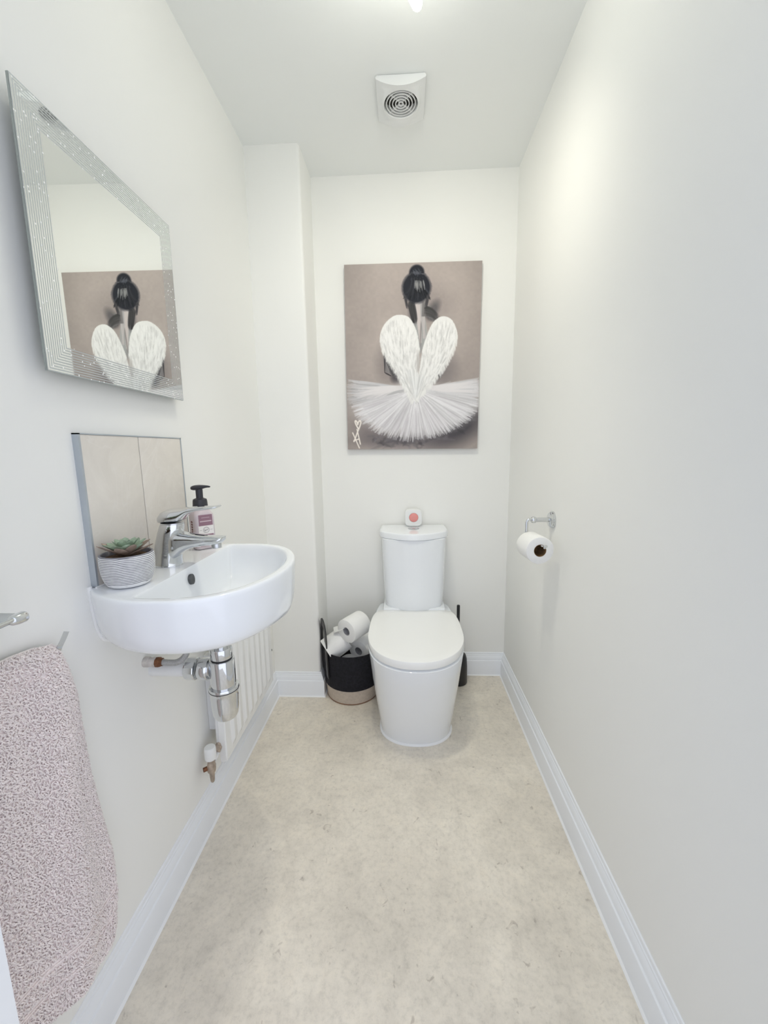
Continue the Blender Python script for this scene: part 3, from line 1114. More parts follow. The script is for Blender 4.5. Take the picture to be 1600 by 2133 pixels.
make_roll('toilet_roll', 'spare toilet roll lowest in the basket, just its edge showing', G, (.372, 1.792, .140), (.25, -.9, .05))

# ------------------------------------------------------------------ paper holder on the right wall
t = thing('toilet_roll_holder', 'chrome swing-arm toilet roll holder on the right wall', 'toilet roll holder', (W, 1.41, .934))
HZ = .9345
V, F = lathe([(.0295, 0), (.0300, .001), (.0300, .006), (.0270, .0075), (.0268, .010), (.0225, .0135), (.010, .0150)], (W, 1.41, HZ), (-1, 0, 0), 40); ob('flange', V, F, M_CHROME, t)
V, F = lathe([(.0080, 0), (.0080, .050)], (W - .010, 1.41, HZ), (-1, 0, 0), 24); ob('arm', V, F, M_CHROME, t)
V, F = lathe([(.0078, 0), (.0105, .004), (.0118, .010), (.0105, .016), (.0070, .0195), (.0050, .022)], (W - .056, 1.41, HZ - .0005), (-1, 0, .05), 24); ob('ball_joint', V, F, M_CHROME, t)
rod = smooth_path([(W - .074, 1.41, HZ + .001), (W - .083, 1.41, HZ + .0005), (W - .0885, 1.41, HZ - .006), (W - .0895, 1.4095, HZ - .020), (W - .0885, 1.409, HZ - .050), (W - .0850, 1.406, HZ - .063), (W - .081, 1.398, HZ - .0690), (W - .0785, 1.385, HZ - .0705), (W - .0740, 1.345, HZ - .0705), (W - .0690, 1.302, HZ - .0705), (W - .0675, 1.288, HZ - .0690), (W - .0660, 1.276, HZ - .0620)], 8)
V, F = tube(rod, .0052, 14); ob('hanging_rod', V, F, M_CHROME, t)
make_roll('toilet_roll', 'toilet roll hanging on the chrome holder on the right wall', None, (1.0765, 1.356, .8498), (.08, -1, 0), core_mat=M_CARD, r=.0455, ln=.094)

# ------------------------------------------------------------------ extractor fan
FX, FY = .637, 1.617
FW, FL = .083, .088
t = thing('extractor_fan', 'white square ceiling extractor fan with a round ring grille', 'extractor fan', (FX, FY, H))
M_FAN = pmat('fan_white_plastic', (.78, .79, .79, 1), .22, spec=.5, var=(5, .01))
rings = []
GC = (0.0, -.008)         # grille centre
GR = .0585
nseg = 96


def face_z(x, y):
    return H - .013 - .022 * (1 - (x / FW) ** 2)


# cover: outer rectangle to round hole, star shaped about the grille centre
def rect_r(th, gx=0.0):
    c_, s_ = math.cos(th), math.sin(th)
    cand = []
    if c_ > 1e-6: cand.append((FW - GC[0]) / c_)
    if c_ < -1e-6: cand.append((-FW - GC[0]) / c_)
    if s_ > 1e-6: cand.append((FL - GC[1]) / s_)
    if s_ < -1e-6: cand.append((-FL - GC[1]) / s_)
    return min(cand)


angs = sorted(set([2 * PI * k / nseg for k in range(nseg)] + [math.atan2(sy - GC[1], sx - GC[0]) % (2 * PI) for sx in (-FW, FW) for sy in (-FL, FL)]))


ZG = H - .0335


def cover_ring(f, zoff=0.0, zabs=None, grow=0.0):
    out = []
    for th in angs:
        r = GR + (rect_r(th) - GR) * f + grow
        x, y = GC[0] + r * math.cos(th), GC[1] + r * math.sin(th)
        k = min(1, f / .55)
        k = k * k * (3 - 2 * k)
        z = zabs if zabs is not None else ZG * (1 - k) + face_z(max(-FW, min(FW, x)), y) * k + zoff
        out.append((FX + x, FY + y, z))
    return out


rings = [cover_ring(0, .030), cover_ring(0, .002), cover_ring(.02, 0)] + [cover_ring(f) for f in (.15, .3, .45, .6, .75, .9, .985)] + [cover_ring(1, .002), cover_ring(1, zabs=H - .006), cover_ring(1, zabs=H - .006, grow=-.004), cover_ring(1, zabs=H - .0005, grow=-.004)]
V, F = loft(rings, True)
ob('cover', V, F, M_FAN, t, ang=35)
V, F = lathe([(.001, H - .0042), (GR + .004, H - .0042), (GR + .004, H - .002)], (FX + GC[0], FY + GC[1], 0), n=48); ob('duct', V, F, pmat('fan_duct_shade', (.035, .034, .028, 1), .6, var=(9, .1)), t)  # flat disc; shade of the duct's depth put into its dark colour
mb = MB()
for r in (.0500, .0395, .0290, .0185, .0080):
    rr_ = [[(FX + GC[0] + (r + dr) * math.cos(a), FY + GC[1] + (r + dr) * math.sin(a), ZG + .001 + dz) for a in np.linspace(0, 2 * PI, 64, endpoint=False)] for dr, dz in ((-.0013, .001), (.0013, .001), (.0013, .006), (-.0013, .006), (-.0013, .001))]
    V, F = loft(rr_, True)
    mb.add(V, F)
for k in range(4):
    a = PI / 4 + k * PI / 2
    c_, s_ = math.cos(a), math.sin(a)
    r0, r1 = .004, GR
    q = []
    for r in (r0, r1):
        for w_ in (-.0011, .0011):
            for dz in (.004, .009):
                q.append((FX + GC[0] + r * c_ - w_ * s_, FY + GC[1] + r * s_ + w_ * c_, ZG + .001 + dz))
    mb.add(q, [(0, 1, 3, 2), (4, 6, 7, 5), (0, 4, 5, 1), (2, 3, 7, 6), (0, 2, 6, 4), (1, 5, 7, 3)])
mb.build('ring_grille', M_FAN, t)
V, F = lathe([(.0032, 0), (.0030, .0012), (.001, .0016)], (FX + .066, FY - .060, face_z(.066, 0)), (0, 0, -1), 16); ob('indicator_lamp', V, F, M_PLASTIC, t)

# ------------------------------------------------------------------ canvas picture
def paint():
    """the dancer picture: loose brush strokes on a taupe ground; returns h x w x 3 in display values 0..1"""
    w, h = 276, 368
    rng = np.random.default_rng(3)
    yy, xx = np.mgrid[0:h, 0:w].astype(float)
    u, v = (xx + .5) / w, (yy + .5) / h

    def blur_noise(s):
        g = rng.random((int(h / s) + 3, int(w / s) + 3))
        gy, gx = yy / s, xx / s
        i, j = gy.astype(int), gx.astype(int)
        fy, fx = gy - i, gx - j
        fy = fy * fy * (3 - 2 * fy); fx = fx * fx * (3 - 2 * fx)
        return (g[i, j] * (1 - fy) * (1 - fx) + g[i + 1, j] * fy * (1 - fx) + g[i, j + 1] * (1 - fy) * fx + g[i + 1, j + 1] * fy * fx)
    A = np.zeros((h, w, 3))
    A[:] = np.array([182, 171, 166]) / 255
    A *= (1 + .05 * (blur_noise(40) - .5) + .03 * (blur_noise(5) - .5))[..., None]
    A *= (1 - .10 * np.clip((np.abs(u - .5) - .25) * 3, 0, 1) - .06 * np.clip(v - .45, 0, 1))[..., None]

    def blend(mask, col):
        m = np.clip(mask, 0, 1)[..., None]
        A[:] = A * (1 - m) + (np.array(col) / 255) * m

    def soft_ell(cx, cy, rx, ry, soft=.25, rot=0):
        dx, dy = (u - cx), (v - cy) * (h / w)
        c_, s_ = math.cos(rot), math.sin(rot)
        a, b_ = dx * c_ + dy * s_, -dx * s_ + dy * c_
        d = np.sqrt((a / rx) ** 2 + (b_ / (ry * h / w)) ** 2)
        return np.clip((1 + soft - d) / (2 * soft), 0, 1)

    def stroke(x0, y0, x1, y1, wd, col, al=1.0, taper=True, bend=0.0):
        """straight soft stroke in uv units; wd = half width in uv-x"""
        ax, ay, bx, by = x0 * w, y0 * h, x1 * w, y1 * h
        r = wd * w
        pad = r * 1.6 + 2 + abs(bend) * w
        i0, i1 = int(max(0, min(ay, by) - pad)), int(min(h, max(ay, by) + pad + 1))
        j0, j1 = int(max(0, min(ax, bx) - pad)), int(min(w, max(ax, bx) + pad + 1))
        if i1 <= i0 or j1 <= j0:
            return
        X, Y = xx[i0:i1, j0:j1], yy[i0:i1, j0:j1]
        dx, dy = bx - ax, by - ay
        L_ = dx * dx + dy * dy + 1e-9
        t_ = np.clip(((X - ax) * dx + (Y - ay) * dy) / L_, 0, 1)
        off = bend * w * 4 * t_ * (1 - t_)
        ln = math.sqrt(L_)
        dist = np.hypot(X - (ax + dx * t_ - dy / ln * off), Y - (ay + dy * t_ + dx / ln * off))
        rr_ = r * ((.35 + .65 * np.sin(PI * np.clip(t_ * .9 + .1, 0, 1))) if taper else 1)
        m = np.clip(1 - (dist - rr_ * .5) / (rr_ * .5 + .7), 0, 1) * al
        A[i0:i1, j0:j1] = A[i0:i1, j0:j1] * (1 - m[..., None]) + (np.array(col) / 255) * m[..., None]

    # soft dark halo right of the head and around the arms
    blend(.35 * soft_ell(.60, .215, .16, .10, .7), (120, 112, 112))
    blend(.45 * soft_ell(.32, .52, .07, .09, .8), (105, 99, 100))
    blend(.55 * soft_ell(.72, .56, .09, .08, .8), (92, 88, 92))
    # shoulders and back
    for k in range(70):
        s = rng.random()
        stroke(.49 + .10 * s, .27 + .02 * rng.random(), .50 + .12 * s, .42 + .05 * rng.random(), .010, (150 + 35 * rng.random(),) * 3, .5)
    blend(.85 * soft_ell(.655, .245, .035, .050, .5, .5), (96, 93, 96))
    blend(.9 * soft_ell(.645, .275, .045, .022, .5, .5), (62, 60, 64))
    blend(.7 * soft_ell(.505, .255, .030, .060, .5), (86, 83, 88))
    for k in range(14):
        stroke(.600 + .035 * rng.random(), .22 + .02 * rng.random(), .625 + .05 * rng.random(), .285 + .02 * rng.random(), .006, (120 + 40 * rng.random(),) * 3, .5)
    # neck
    for k in range(46):
        s = rng.random()
        g = 60 + 50 * rng.random() if s < .38 else 170 + 40 * rng.random() if s < .72 else 110 + 50 * rng.random()
        stroke(.475 + .125 * s, .195 + .015 * rng.random(), .500 + .085 * s, .285 + .03 * rng.random(), .007, (g, g * .975, g * .98), .7)
    for k in range(16):
        stroke(.520 + .03 * rng.random(), .205, .555 + .012 * rng.random(), .37 + .06 * rng.random(), .006, (205, 196, 194), .65)
    stroke(.565, .30, .557, .43, .006, (120, 114, 114), .6)
    for k in range(60):                            # shadowed side of the neck and the far shoulder
        s = rng.random()
        g = 46 + 50 * rng.random()
        stroke(.470 + .045 * s, .20 + .02 * rng.random(), .500 + .035 * s, .275 + .035 * rng.random(), .007, (g, g * .98, g), .45)
    for k in range(80):
        s = rng.random()
        g = 66 + 70 * rng.random() * s
        stroke(.590 + .02 * rng.random(), .225 + .05 * s, .640 + .045 * rng.random(), .262 + .040 * s, .007, (g, g * .98, g * .99), .42, bend=-.008)
    for k in range(30):
        s = rng.random()
        g = 165 + 40 * rng.random()
        stroke(.560 + .03 * s, .28, .600 - .02 * s, .39, .006, (g, g * .97, g * .97), .4)
    # head and bun
    blend(soft_ell(.530, .128, .104, .080, .10), (44, 46, 53))
    blend(soft_ell(.532, .052, .055, .040, .12), (44, 46, 53))
    blend(.9 * soft_ell(.535, .080, .060, .022, .3), (40, 42, 49))
    for k in range(90):
        a = rng.random() * 2 - 1
        x0 = .530 + .045 * a
        y0 = .075 + .02 * rng.random()
        x1 = .530 + .100 * a
        y1 = .150 + .04 * rng.random()
        g = 32 + 40 * rng.random() ** 2
        stroke(x0, y0, x1, y1, .004, (g, g * 1.03, g * 1.15), .6, bend=.012 * a)
    for k in range(26):
        a = -.15 + .85 * rng.random()
        y0 = .088 + .02 * rng.random()
        stroke(.530 + .08 * a, y0, .530 + .095 * a, y0 + .022 + .03 * rng.random(), .003, (135 + 40 * rng.random(),) * 3, .5)
    for k in range(12):
        stroke(.50 + .07 * rng.random(), .03 + .03 * rng.random(), .51 + .06 * rng.random(), .05 + .02 * rng.random(), .004, (95, 98, 108), .45)
    for sx in (-1, 1):
        for k in range(12):
            stroke(.530 + sx * (.095 - .02 * rng.random()), .165, .530 + sx * (.080 - .02 * rng.random()), .215 + .02 * rng.random(), .004, (66, 64, 68), .4)
    # arms
    for k in range(60):
        s = rng.random()
        g = 110 + 70 * rng.random()
        stroke(.285 + .07 * s, .47 + .03 * s, .300 + .09 * s, .565 + .03 * s, .008, (g, g * .97, g * .98), .6)
    stroke(.292, .46, .292, .57, .004, (48, 46, 50), .8)
    stroke(.295, .572, .340, .590, .005, (48, 46, 50), .8)
    blend(.85 * soft_ell(.385, .600, .040, .030, .5, -.3), (62, 60, 65))
    for k in range(40):
        s = rng.random()
        g = 80 + 70 * rng.random()
        stroke(.690 + .06 * s, .52, .655 + .06 * s, .60, .008, (g, g * .97, g), .5)
    blend(.8 * soft_ell(.660, .605, .035, .022, .5, .4), (60, 58, 62))
    for k in range(50):
        s = rng.random()
        g = 70 + 60 * rng.random()
        stroke(.300 + .06 * s, .50 + .02 * s, .350 + .06 * s, .590 + .02 * s, .007, (g, g * .98, g), .35)
    for k in range(40):                            # loose wisps round the head
        a = 2 * PI * rng.random()
        stroke(.530 + .098 * math.cos(a), .128 + .076 * math.sin(a), .530 + .112 * math.cos(a + .25), .128 + .086 * math.sin(a + .25), .0025, (100, 98, 102), .35)
    # shadow under the skirt
    blend(.85 * soft_ell(.85, .880, .22, .085, .55, -.5), (68, 66, 72))
    blend(.75 * soft_ell(.42, .945, .30, .045, .6), (92, 88, 94))
    blend(.6 * soft_ell(.17, .900, .12, .05, .7, .4), (120, 113, 115))
    for k in range(120):
        a = rng.random()
        x0 = .2 + .75 * a
        y0 = .955 - .28 * max(0, a - .45) ** 1.2 + .02 * rng.normal()
        g = 60 + 80 * rng.random()
        stroke(x0, y0, x0 + .05 * rng.normal(), y0 + .03 * rng.random(), .012, (g, g * .97, g * 1.02), .25)
    # skirt: radial strokes from the waist
    cx, cy = .525, .665
    blend(.62 * soft_ell(.52, .735, .44, .165, .28) * np.clip((v - .625) / .05, 0, 1), (208, 203, 206))
    N = 1500
    for k in range(N):
        a = rng.random()
        ang = math.radians(-12 + 204 * a)          # right .. down .. left
        ca, sa = math.cos(ang), math.sin(ang)
        rx, ry = .515, .285
        if ca > 0:
            ry = .275
        e = (.72 + .32 * rng.random() ** .6)
        s0 = .06 + .62 * rng.random()
        x0, y0 = cx + rx * s0 * ca, cy + ry * s0 * sa
        x1, y1 = cx + rx * e * ca, cy + ry * e * sa
        x1 = min(.995, max(.005, x1))
        edge = abs(ca) ** 2
        base_ = 238 if rng.random() < .70 else 186 + 34 * rng.random()
        if sa < .30:
            base_ -= 40 * rng.random() * (1.4 if ca < 0 else .7)
        stroke(x0, y0, x1, y1, .003 + .006 * rng.random(), (base_, base_ * .992, base_ * 1.004), .20 + .30 * rng.random())
    for k in range(150):
        ang = math.radians(20 + 150 * rng.random())
        ca, sa = math.cos(ang), math.sin(ang)
        q = .08 + .3 * rng.random()
        stroke(cx + q * ca, cy + q * .62 * sa, cx + .43 * ca, cy + .26 * sa, .003, (188, 182, 188), .22)
    for k in range(160):
        s = rng.random()
        sgn = 1 if rng.random() < .5 else -1
        stroke(cx + sgn * .10, .645 + .02 * rng.random(), cx + sgn * (.25 + .22 * s), .630 + .06 * rng.random() + (.025 if sgn < 0 else -.005), .004, (232, 228, 229), .40, bend=.006)
    # bodice
    blend(.75 * soft_ell(.525, .620, .115, .045, .6), (206, 201, 202))
    for k in range(50):
        s = rng.random()
        stroke(.41 + .23 * s, .585, .43 + .19 * s, .655, .008, (195 + 45 * rng.random(),) * 3, .5)
    # wings
    def wing(sgn):
        if sgn < 0:
            out_ = [(.555, .455), (.540, .385), (.520, .335), (.480, .285), (.430, .268), (.370, .270), (.310, .300), (.272, .345), (.268, .400), (.290, .455), (.335, .515), (.385, .570), (.430, .630), (.470, .680), (.515, .715)]
        else:
            out_ = [(.575, .455), (.600, .395), (.640, .325), (.690, .288), (.740, .280), (.790, .300), (.820, .345), (.822, .400), (.800, .455), (.755, .520), (.700, .580), (.650, .625), (.600, .665), (.555, .690), (.530, .700)]
        cl = smooth_path([(a, b_, 0) for a, b_ in out_ + [out_[0]]], 6)
        P_ = np.array([(p.x, p.y) for p in cl[:-1]])
        inside = np.zeros((h, w), bool)
        n = len(P_)
        j = n - 1
        for i in range(n):
            xi, yi = P_[i]; xj, yj = P_[j]
            c_ = ((yi > v) != (yj > v)) & (u < (xj - xi) * (v - yi) / (yj - yi + 1e-12) + xi)
            inside ^= c_
            j = i
        A[inside] = np.array([226, 224, 223]) / 255
        pts = np.argwhere(inside)
        tip = np.array([.53, .74])
        for k in range(1500):
            i, j = pts[rng.integers(len(pts))]
            x0, y0 = (j + .5) / w, (i + .5) / h
            d = tip - np.array([x0, y0])
            d /= np.hypot(*d)
            sp = sgn * (.45 - .5 * (y0 - .27) / .45)
            d = np.array([d[0] + sp * .8, d[1]])
            d /= np.hypot(*d)
            ln = .018 + .030 * rng.random()
            g = 246 if rng.random() < .66 else 196 + 30 * rng.random()
            stroke(x0, y0, x0 + d[0] * ln, y0 + d[1] * ln, .0025 + .003 * rng.random(), (g, g * .995, g * .99), .55)
        for k in range(900):                       # feathered rim
            q = rng.random() * (len(P_) - 1)
            i = int(q); f = q - i
            p_ = P_[i] * (1 - f) + P_[i + 1] * f
            d = tip - p_
            d /= np.hypot(*d)
            o_ = np.array([sgn * .7, .4]) if p_[1] > .34 else np.array([sgn * .3, -.3])
            d = d * .6 + o_
            d /= np.hypot(*d)
            ln = .012 + .016 * rng.random()
            stroke(p_[0], p_[1], p_[0] + d[0] * ln, p_[1] + d[1] * ln, .0025, (240, 239, 237), .30)
    wing(-1)
    wing(1)
    for k in range(70):
        s = rng.normal() * .45
        g = 244 if rng.random() < .6 else 205
        stroke(.530 + .12 * s, .55 + .05 * rng.random(), .528 + .03 * s, .66 + .07 * rng.random(), .003, (g, g, g), .45)
    for k in range(25):
        stroke(.545 + .01 * rng.normal(), .45 + .05 * rng.random(), .540 + .01 * rng.normal(), .53 + .05 * rng.random(), .003, (200, 196, 194), .4)
    # signature: a small heart with crossed tails
    sig = (248, 240, 232)
    hpts = [(.083, .880), (.068, .860), (.060, .842), (.066, .836), (.076, .846), (.080, .858), (.086, .844), (.098, .836), (.104, .848), (.094, .872), (.075, .905), (.060, .935), (.048, .955)]
    hpts = [(p.x, p.y) for p in smooth_path([(a, b_, 0) for a, b_ in hpts], 5)]
    for a, b_ in zip(hpts[:-1], hpts[1:]):
        stroke(a[0], a[1], b_[0], b_[1], .0042, sig, .95, taper=False)
    for a, b_ in (((.074, .885), (.098, .970)), ((.040, .905), (.090, .992)), ((.048, .950), (.088, .940))):
        stroke(a[0], a[1], b_[0], b_[1], .0042, sig, .95, taper=False)
    # canvas weave
    A *= (1 + .018 * np.sin(xx * 2.6) * np.sin(yy * 2.6) + .02 * (rng.random((h, w)) - .5))[..., None]
    return np.clip(A, 0, 1)


def canvas():
    A = paint()
    h, w = A.shape[:2]
    cw, ch, th = .626, .835, .020
    m = bpy.data.materials.new('painted_canvas')
    m.use_nodes = True
    nt = m.node_tree
    b = nt.nodes['Principled BSDF']
    b.inputs['Roughness'].default_value = .75
    b.inputs['Specular IOR Level'].default_value = .2
    at = nt.nodes.new('ShaderNodeAttribute')
    at.attribute_name = 'paint'
    nt.links.new(at.outputs['Color'], b.inputs['Base Color'])
    V, C = [], []
    lin = np.where(A <= .04045, A / 12.92, ((A + .055) / 1.055) ** 2.4)
    for i in range(h + 1):
        for j in range(w + 1):
            V.append((-cw / 2 + cw * j / w, -th, ch / 2 - ch * i / h))
            C.append(lin[min(i, h - 1), min(j, w - 1)])
    F = []
    s = w + 1
    for i in range(h):
        for j in range(w):
            a = i * s + j
            F.append((a, a + s, a + s + 1, a + 1))
    # wrapped edges
    per = [j for j in range(w + 1)] + [i * s + w for i in range(1, h + 1)] + [h * s + j for j in range(w - 1, -1, -1)] + [i * s for i in range(h - 1, 0, -1)]
    n0 = len(V)
    for p in per:
        V.append((V[p][0], 0, V[p][2])); C.append(C[p])
    L_ = len(per)
    for k in range(L_):
        F.append((per[k], per[(k + 1) % L_], n0 + (k + 1) % L_, n0 + k))
    F.append(tuple(range(n0, n0 + L_)))
    t = thing('canvas_picture', 'portrait canvas of a dancer with white wings and skirt above the toilet', 'picture', (.6805, D - .003, 1.6015))
    o = ob('painted_canvas', V, F, m, t, local=True, smooth=False)
    ca = o.data.color_attributes.new('paint', 'FLOAT_COLOR', 'POINT')
    C4 = np.ones((len(V), 4)); C4[:, :3] = np.array(C)
    ca.data.foreach_set('color', C4.ravel())
    o.rotation_euler = (0, math.radians(.45), 0)
    MB().box((-.28, 0.0005, -.38), (.28, .0028, .38)).build('stretcher', pmat('pine_stretcher', (.45, .33, .20, 1), .8, var=(20, .1)), t, local=True, smooth=False)


canvas()

# ------------------------------------------------------------------ shelf, hook and towel by the doorway
t = thing('wall_shelf', 'grey shelf with a thin chrome front rail by the doorway, above the towel', 'shelf', (0, .46, .95))
V, F = rbox((.001, .400, .9425), (.068, .553, .9490), .003, axis='z'); ob('shelf_plate', V, F, M_GLASSW, t)
V, F = tube([(.0735, .400, .9500), (.0735, .537, .9500)], .0032, 12); ob('front_rail', V, F, M_CHROME, t)
V, F = lathe([(.0040, -.012), (.0070, -.008), (.0078, -.004), (.0085, 0), (.0085, .009), (.0072, .0115), (.001, .012)], (.0715, .534, .9480), (.15, 1, 0), 24); ob('rail_end', V, F, M_CHROME, t)

t = thing('towel_hook', 'flat chrome hook on the left wall holding the towel', 'hook', (0, .642, .86))
rings = []
for x, y, z in ((.0005, .640, .835), (.012, .640, .835), (.024, .640, .838), (.0275, .641, .848), (.030, .646, .857), (.0315, .6515, .866), (.0325, .6545, .8715)):
    d = Vector((.12, .55, .82)).normalized()
    lat = Vector((.35, .72, -.40)).normalized()
    hw = .0040
    p = Vector((x, y, z))
    th = Vector((.0012, -.0006, .0002))
    rings.append([tuple(p - lat * hw - th), tuple(p + lat * hw - th), tuple(p + lat * hw + th), tuple(p - lat * hw + th)])
V, F = loft(rings, True, True, True)
ob('hook_strip', V, F, M_CHROME, t, ang=20)


def towel():
    t = thing('hand_towel', 'thick grey-lilac terry towel hanging from the chrome hook by the doorway', 'towel', (.03, .55, .20))
    zs_e = [.197, .226, .288, .374, .49, .584, .647, .747, .80, .84, .853, .87]
    ys_e = [.655, .672, .688, .692, .679, .670, .668, .666, .657, .646, .640, .632]
    ug = [0, .35, .65, .85, .95, 1]
    zb = [.300, .258, .222, .203, .205, .228]
    ut = [0, .30, .55, .75, .9, 1]
    zt = [.862, .872, .869, .868, .862, .850]
    YL = .385

    def P(u, v, lift=0.0):
        v = np.where(v < .07, v * v / .07, v)
        z0, z1 = np.interp(u, ut, zt), np.interp(u, ug, zb)
        z = z0 + (z1 - z0) * v
        ye = np.interp(z, zs_e, ys_e)
        y = YL + u * (ye - YL)
        fold = .008 * np.sin(u * 9 + 1.2 + v * 1.5) * np.clip(v * 1.5, 0.25, 1) + .004 * np.sin(u * 17 + v * 4)
        full = .038 + .012 * v + fold
        de = (ye - y)
        r = np.clip(de / .030, 0, 1)
        rt = np.clip((z0 - z) / .030, 0, 1)
        rb_ = np.clip((z - z1) / .012 + .35, 0, 1)
        e = np.sqrt(1 - (1 - r) ** 2) * np.sqrt(1 - (1 - rt) ** 2) * np.sqrt(np.clip(1 - (1 - rb_) ** 2, 0, 1))
        x = .014 + (full - .014) * e
        return np.stack([x, y, z], -1)
    nu, nv = 70, 150
    U, Vv = np.meshgrid(np.linspace(0, 1, nu), np.linspace(0, 1, nv))
    # denser towards the rounded edges
    U = U ** .8
    G_ = P(U, Vv)
    V = G_.reshape(-1, 3).tolist()
    F = []
    for i in range(nv - 1):
        for j in range(nu - 1):
            a = i * nu + j
            F.append((a, a + 1, a + nu + 1, a + nu))
    per = [j for j in range(nu)] + [i * nu + nu - 1 for i in range(1, nv)] + [(nv - 1) * nu + j for j in range(nu - 2, -1, -1)] + [i * nu for i in range(nv - 2, 0, -1)]
    n0 = len(V)
    for p in per:
        V.append((.008, V[p][1], V[p][2]))
    L_ = len(per)
    for k in range(L_):
        F.append((per[k], per[(k + 1) % L_], n0 + (k + 1) % L_, n0 + k))
    m = pmat('terry_cotton', srgb(242, 233, 232), .95, spec=.08, bump=(420, .5, .002), var=(160, .10), sheen=.25)
    ob('towel_cloth', V, F, m, t, ang=80)
    # terry loops
    rng = np.random.default_rng(5)
    sp = .0036
    pts, nor, tu, tv = [], [], [], []
    Nv = int(.66 / sp); Nu = int(.30 / sp)
    jj, ii = np.meshgrid(np.arange(Nu), np.arange(Nv))
    uu = np.clip((jj + .5 + .45 * rng.uniform(-1, 1, jj.shape)) / Nu, 0, 1).ravel() ** .8
    vv = np.clip((ii + .5 + .45 * rng.uniform(-1, 1, jj.shape)) / Nv, 0.002, .998).ravel()
    keep = np.ones(len(uu), bool)
    for c_ in (.842, .852, .905, .915):
        keep &= np.abs(vv - c_) > .0045
    uu, vv = uu[keep], vv[keep]
    p = P(uu, vv)
    e = 1e-3
    du = P(np.clip(uu + e, 0, 1), vv) - P(np.clip(uu - e, 0, 1), vv)
    dv = P(uu, np.clip(vv + e, 0, 1)) - P(uu, np.clip(vv - e, 0, 1))
    du /= np.linalg.norm(du, axis=1, keepdims=True) + 1e-12
    dv /= np.linalg.norm(dv, axis=1, keepdims=True) + 1e-12
    n_ = np.cross(du, dv)
    n_ /= np.linalg.norm(n_, axis=1, keepdims=True) + 1e-12
    n_[n_[:, 0] < -.2] *= -1
    N = len(p)
    ang = rng.normal(0, .9, N)
    dirv = dv * np.cos(ang)[:, None] + du * np.sin(ang)[:, None]
    side = np.cross(n_, dirv)
    ln = rng.uniform(.0040, .0074, N)[:, None]
    ht = rng.uniform(.0024, .0042, N)[:, None]
    lean = rng.uniform(-.0020, .0020, N)[:, None]
    ring_pts = []
    rad = rng.uniform(.00095, .00140, N)[:, None]
    for s, hgt, rs in ((0, -.0004, .8), (.2, .75, 1), (.55, 1.0, 1.1), (.85, .65, 1), (1.0, -.15, .8)):
        c_ = p + dirv * (ln * s) + n_ * (ht * hgt if abs(hgt) > .01 else hgt) + side * lean * math.sin(PI * s)
        tdir = n_ if s not in (.55,) else n_
        for k in range(4):
            a = PI / 4 + PI / 2 * k
            # section spanned by side and the direction across the loop
            acr = n_ * (1 if .2 < s < .9 else .35) + dirv * (0 if .2 < s < .9 else (.9 if s > .5 else -.9))
            ring_pts.append(c_ + side * rad * rs * math.cos(a) + acr * rad * rs * math.sin(a))
    R = np.stack(ring_pts, 1)                       # N x 20 x 3
    Vn = R.reshape(-1, 3) - np.array(t.location)
    fl = []
    for r in range(4):
        for k in range(4):
            fl.append((r * 4 + k, r * 4 + (k + 1) % 4, (r + 1) * 4 + (k + 1) % 4, (r + 1) * 4 + k))
    fl = np.array(fl)
    Fa = (fl[None] + (np.arange(N) * 20)[:, None, None]).reshape(-1, 4)
    me = bpy.data.meshes.new('terry_loops')
    me.vertices.add(len(Vn)); me.vertices.foreach_set('co', Vn.ravel())
    me.loops.add(Fa.size); me.loops.foreach_set('vertex_index', Fa.ravel().astype(np.int32))
    me.polygons.add(len(Fa))
    me.polygons.foreach_set('loop_start', (np.arange(len(Fa)) * 4).astype(np.int32))
    me.polygons.foreach_set('use_smooth', np.ones(len(Fa), bool))
    me.update(calc_edges=True)
    me.validate()
    o = bpy.data.objects.new('terry_loops', me)
    COL.objects.link(o)
    me.materials.append(m)
    o.parent = t
    o['kind'] = 'stuff'
    # woven border lines near the hem
    mb = MB()
    for c_ in (.842, .852, .905, .915):
        us = np.linspace(.01, .995, 60)
        q = P(us, np.full(60, c_))
        q[:, 0] += .0012
        V, F = tube([tuple(a) for a in q], .0011, 8)
        mb.add(V, F)
    mb.build('woven_border', m, t)


towel()

# ------------------------------------------------------------------ ceiling spotlight bar
M_BULB = pmat('lit_frosted_glass', (.9, .9, .88, 1), .4, emit=((1.0, 1.0, .89, 1), 18.0))
t = thing('ceiling_light', 'ceiling light with glowing frosted shades, its tip at the top of the picture', 'light', (.60, 1.05, H))
V, F = lathe([(.055, -.0005), (.055, -.016), (.050, -.022), (.001, -.023)], (.60, 1.05, H), n=40); ob('ceiling_plate', V, F, M_CHROME, t)
heads = [((.625, 1.09, H - .05), (.685, 1.199, 2.269)), ((.570, 1.04, H - .05), (.505, 1.03, 2.25)), ((.632, 1.015, H - .05), (.70, .95, 2.25))]
for a, b_ in heads:
    a, b_ = Vector(a), Vector(b_)
    ax = (b_ - a)
    ln = ax.length
    V, F = tube([(a.x, a.y, H - .015), tuple(a), tuple(a + ax * .12)], .006, 12); ob('stem', V, F, M_CHROME, t)
    V, F = lathe([(.010, 0.08 * ln), (.016, .12 * ln), (.0185, .3 * ln), (.0190, .6 * ln), (.0170, .82 * ln), (.0120, .95 * ln), (.006, .99 * ln), (.001, ln)], a, ax, 28)
    ob('glass_shade', V, F, M_BULB, t, label='glowing frosted glass shade')


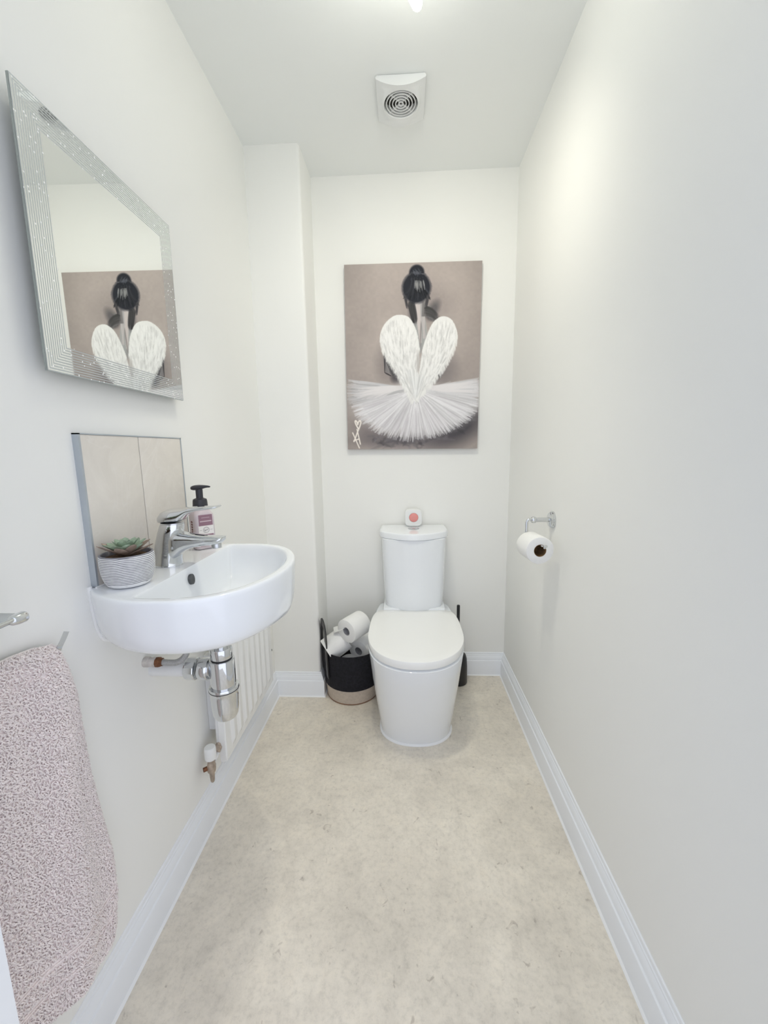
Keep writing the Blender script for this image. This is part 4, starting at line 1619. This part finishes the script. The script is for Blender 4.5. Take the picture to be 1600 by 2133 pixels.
def spot(name, loc, target, power, angle, blend, radius, color):
    l = bpy.data.lights.new(name, 'SPOT')
    l.energy = power
    l.spot_size = math.radians(angle)
    l.spot_blend = blend
    l.shadow_soft_size = radius
    l.color = color
    o = bpy.data.objects.new(name, l)
    COL.objects.link(o)
    o.location = loc
    o.rotation_mode = 'QUATERNION'
    o.rotation_quaternion = (Vector(target) - Vector(loc)).to_track_quat('-Z', 'Y')
    return o


WARM = (1.0, .95, .80)
spot('lamp_far', (.675, 1.16, 2.235), (.84, 1.95, 1.35), 10.5, 150, 1.0, .03, WARM)
spot('lamp_down', (.505, 1.035, 2.235), (.62, 1.38, 0), 17, 82, 1.0, .03, WARM)

# ------------------------------------------------------------------ daylight from the hall behind the doorway
wd = bpy.data.worlds.new('hall_daylight')
SC.world = wd
wd.use_nodes = True
nt = wd.node_tree
bg = nt.nodes['Background']
tc = nt.nodes.new('ShaderNodeTexCoord')
dp = nt.nodes.new('ShaderNodeVectorMath')
dp.operation = 'DOT_PRODUCT'
dp.inputs[1].default_value = Vector((.50, -.82, .28)).normalized()
nt.links.new(tc.outputs['Generated'], dp.inputs[0])
rp = nt.nodes.new('ShaderNodeMapRange')          # brighter towards the hall window, dim elsewhere
rp.interpolation_type = 'SMOOTHSTEP'
rp.inputs['From Min'].default_value = .35
rp.inputs['From Max'].default_value = .92
rp.inputs['To Min'].default_value = 0
rp.inputs['To Max'].default_value = 1
nt.links.new(dp.outputs['Value'], rp.inputs['Value'])
mixc = nt.nodes.new('ShaderNodeMix')
mixc.data_type = 'RGBA'
mixc.inputs[6].default_value = (.72, .79, .94, 1)
mixc.inputs[7].default_value = (1.26, 1.31, 1.48, 1)
nt.links.new(rp.outputs['Result'], mixc.inputs[0])
nt.links.new(mixc.outputs[2], bg.inputs['Color'])
bg.inputs['Strength'].default_value = 1.0

# ------------------------------------------------------------------ camera
cam = bpy.data.cameras.new('camera')
cam.sensor_fit = 'HORIZONTAL'
cam.sensor_width = 36
cam.lens = 842.6348 / 1600 * 36
cam.clip_start = .01
co = bpy.data.objects.new('camera', cam)
COL.objects.link(co)
yaw, pitch, roll = -0.05211, -0.15433, -0.01555
cy, sy = math.cos(yaw), math.sin(yaw)
cp, sp_ = math.cos(pitch), math.sin(pitch)
fwd = Vector((sy * cp, cy * cp, sp_))
r0 = Vector((cy, -sy, 0))
u0 = r0.cross(fwd)
rt = r0 * math.cos(roll) + u0 * math.sin(roll)
up = -r0 * math.sin(roll) + u0 * math.cos(roll)
co.matrix_world = Matrix(((rt.x, up.x, -fwd.x, .63997), (rt.y, up.y, -fwd.y, 0), (rt.z, up.z, -fwd.z, 1.1856), (0, 0, 0, 1)))
SC.camera = co

# ------------------------------------------------------------------ view
SC.view_settings.view_transform = 'Standard'
SC.view_settings.look = 'None'
SC.view_settings.exposure = 0.08
SC.view_settings.gamma = 1
SC.view_settings.use_curve_mapping = False
SC.cycles.max_bounces = 14
SC.cycles.diffuse_bounces = 10
SC.cycles.glossy_bounces = 6
SC.cycles.use_denoising = True
SC.cycles.sample_clamp_indirect = 8
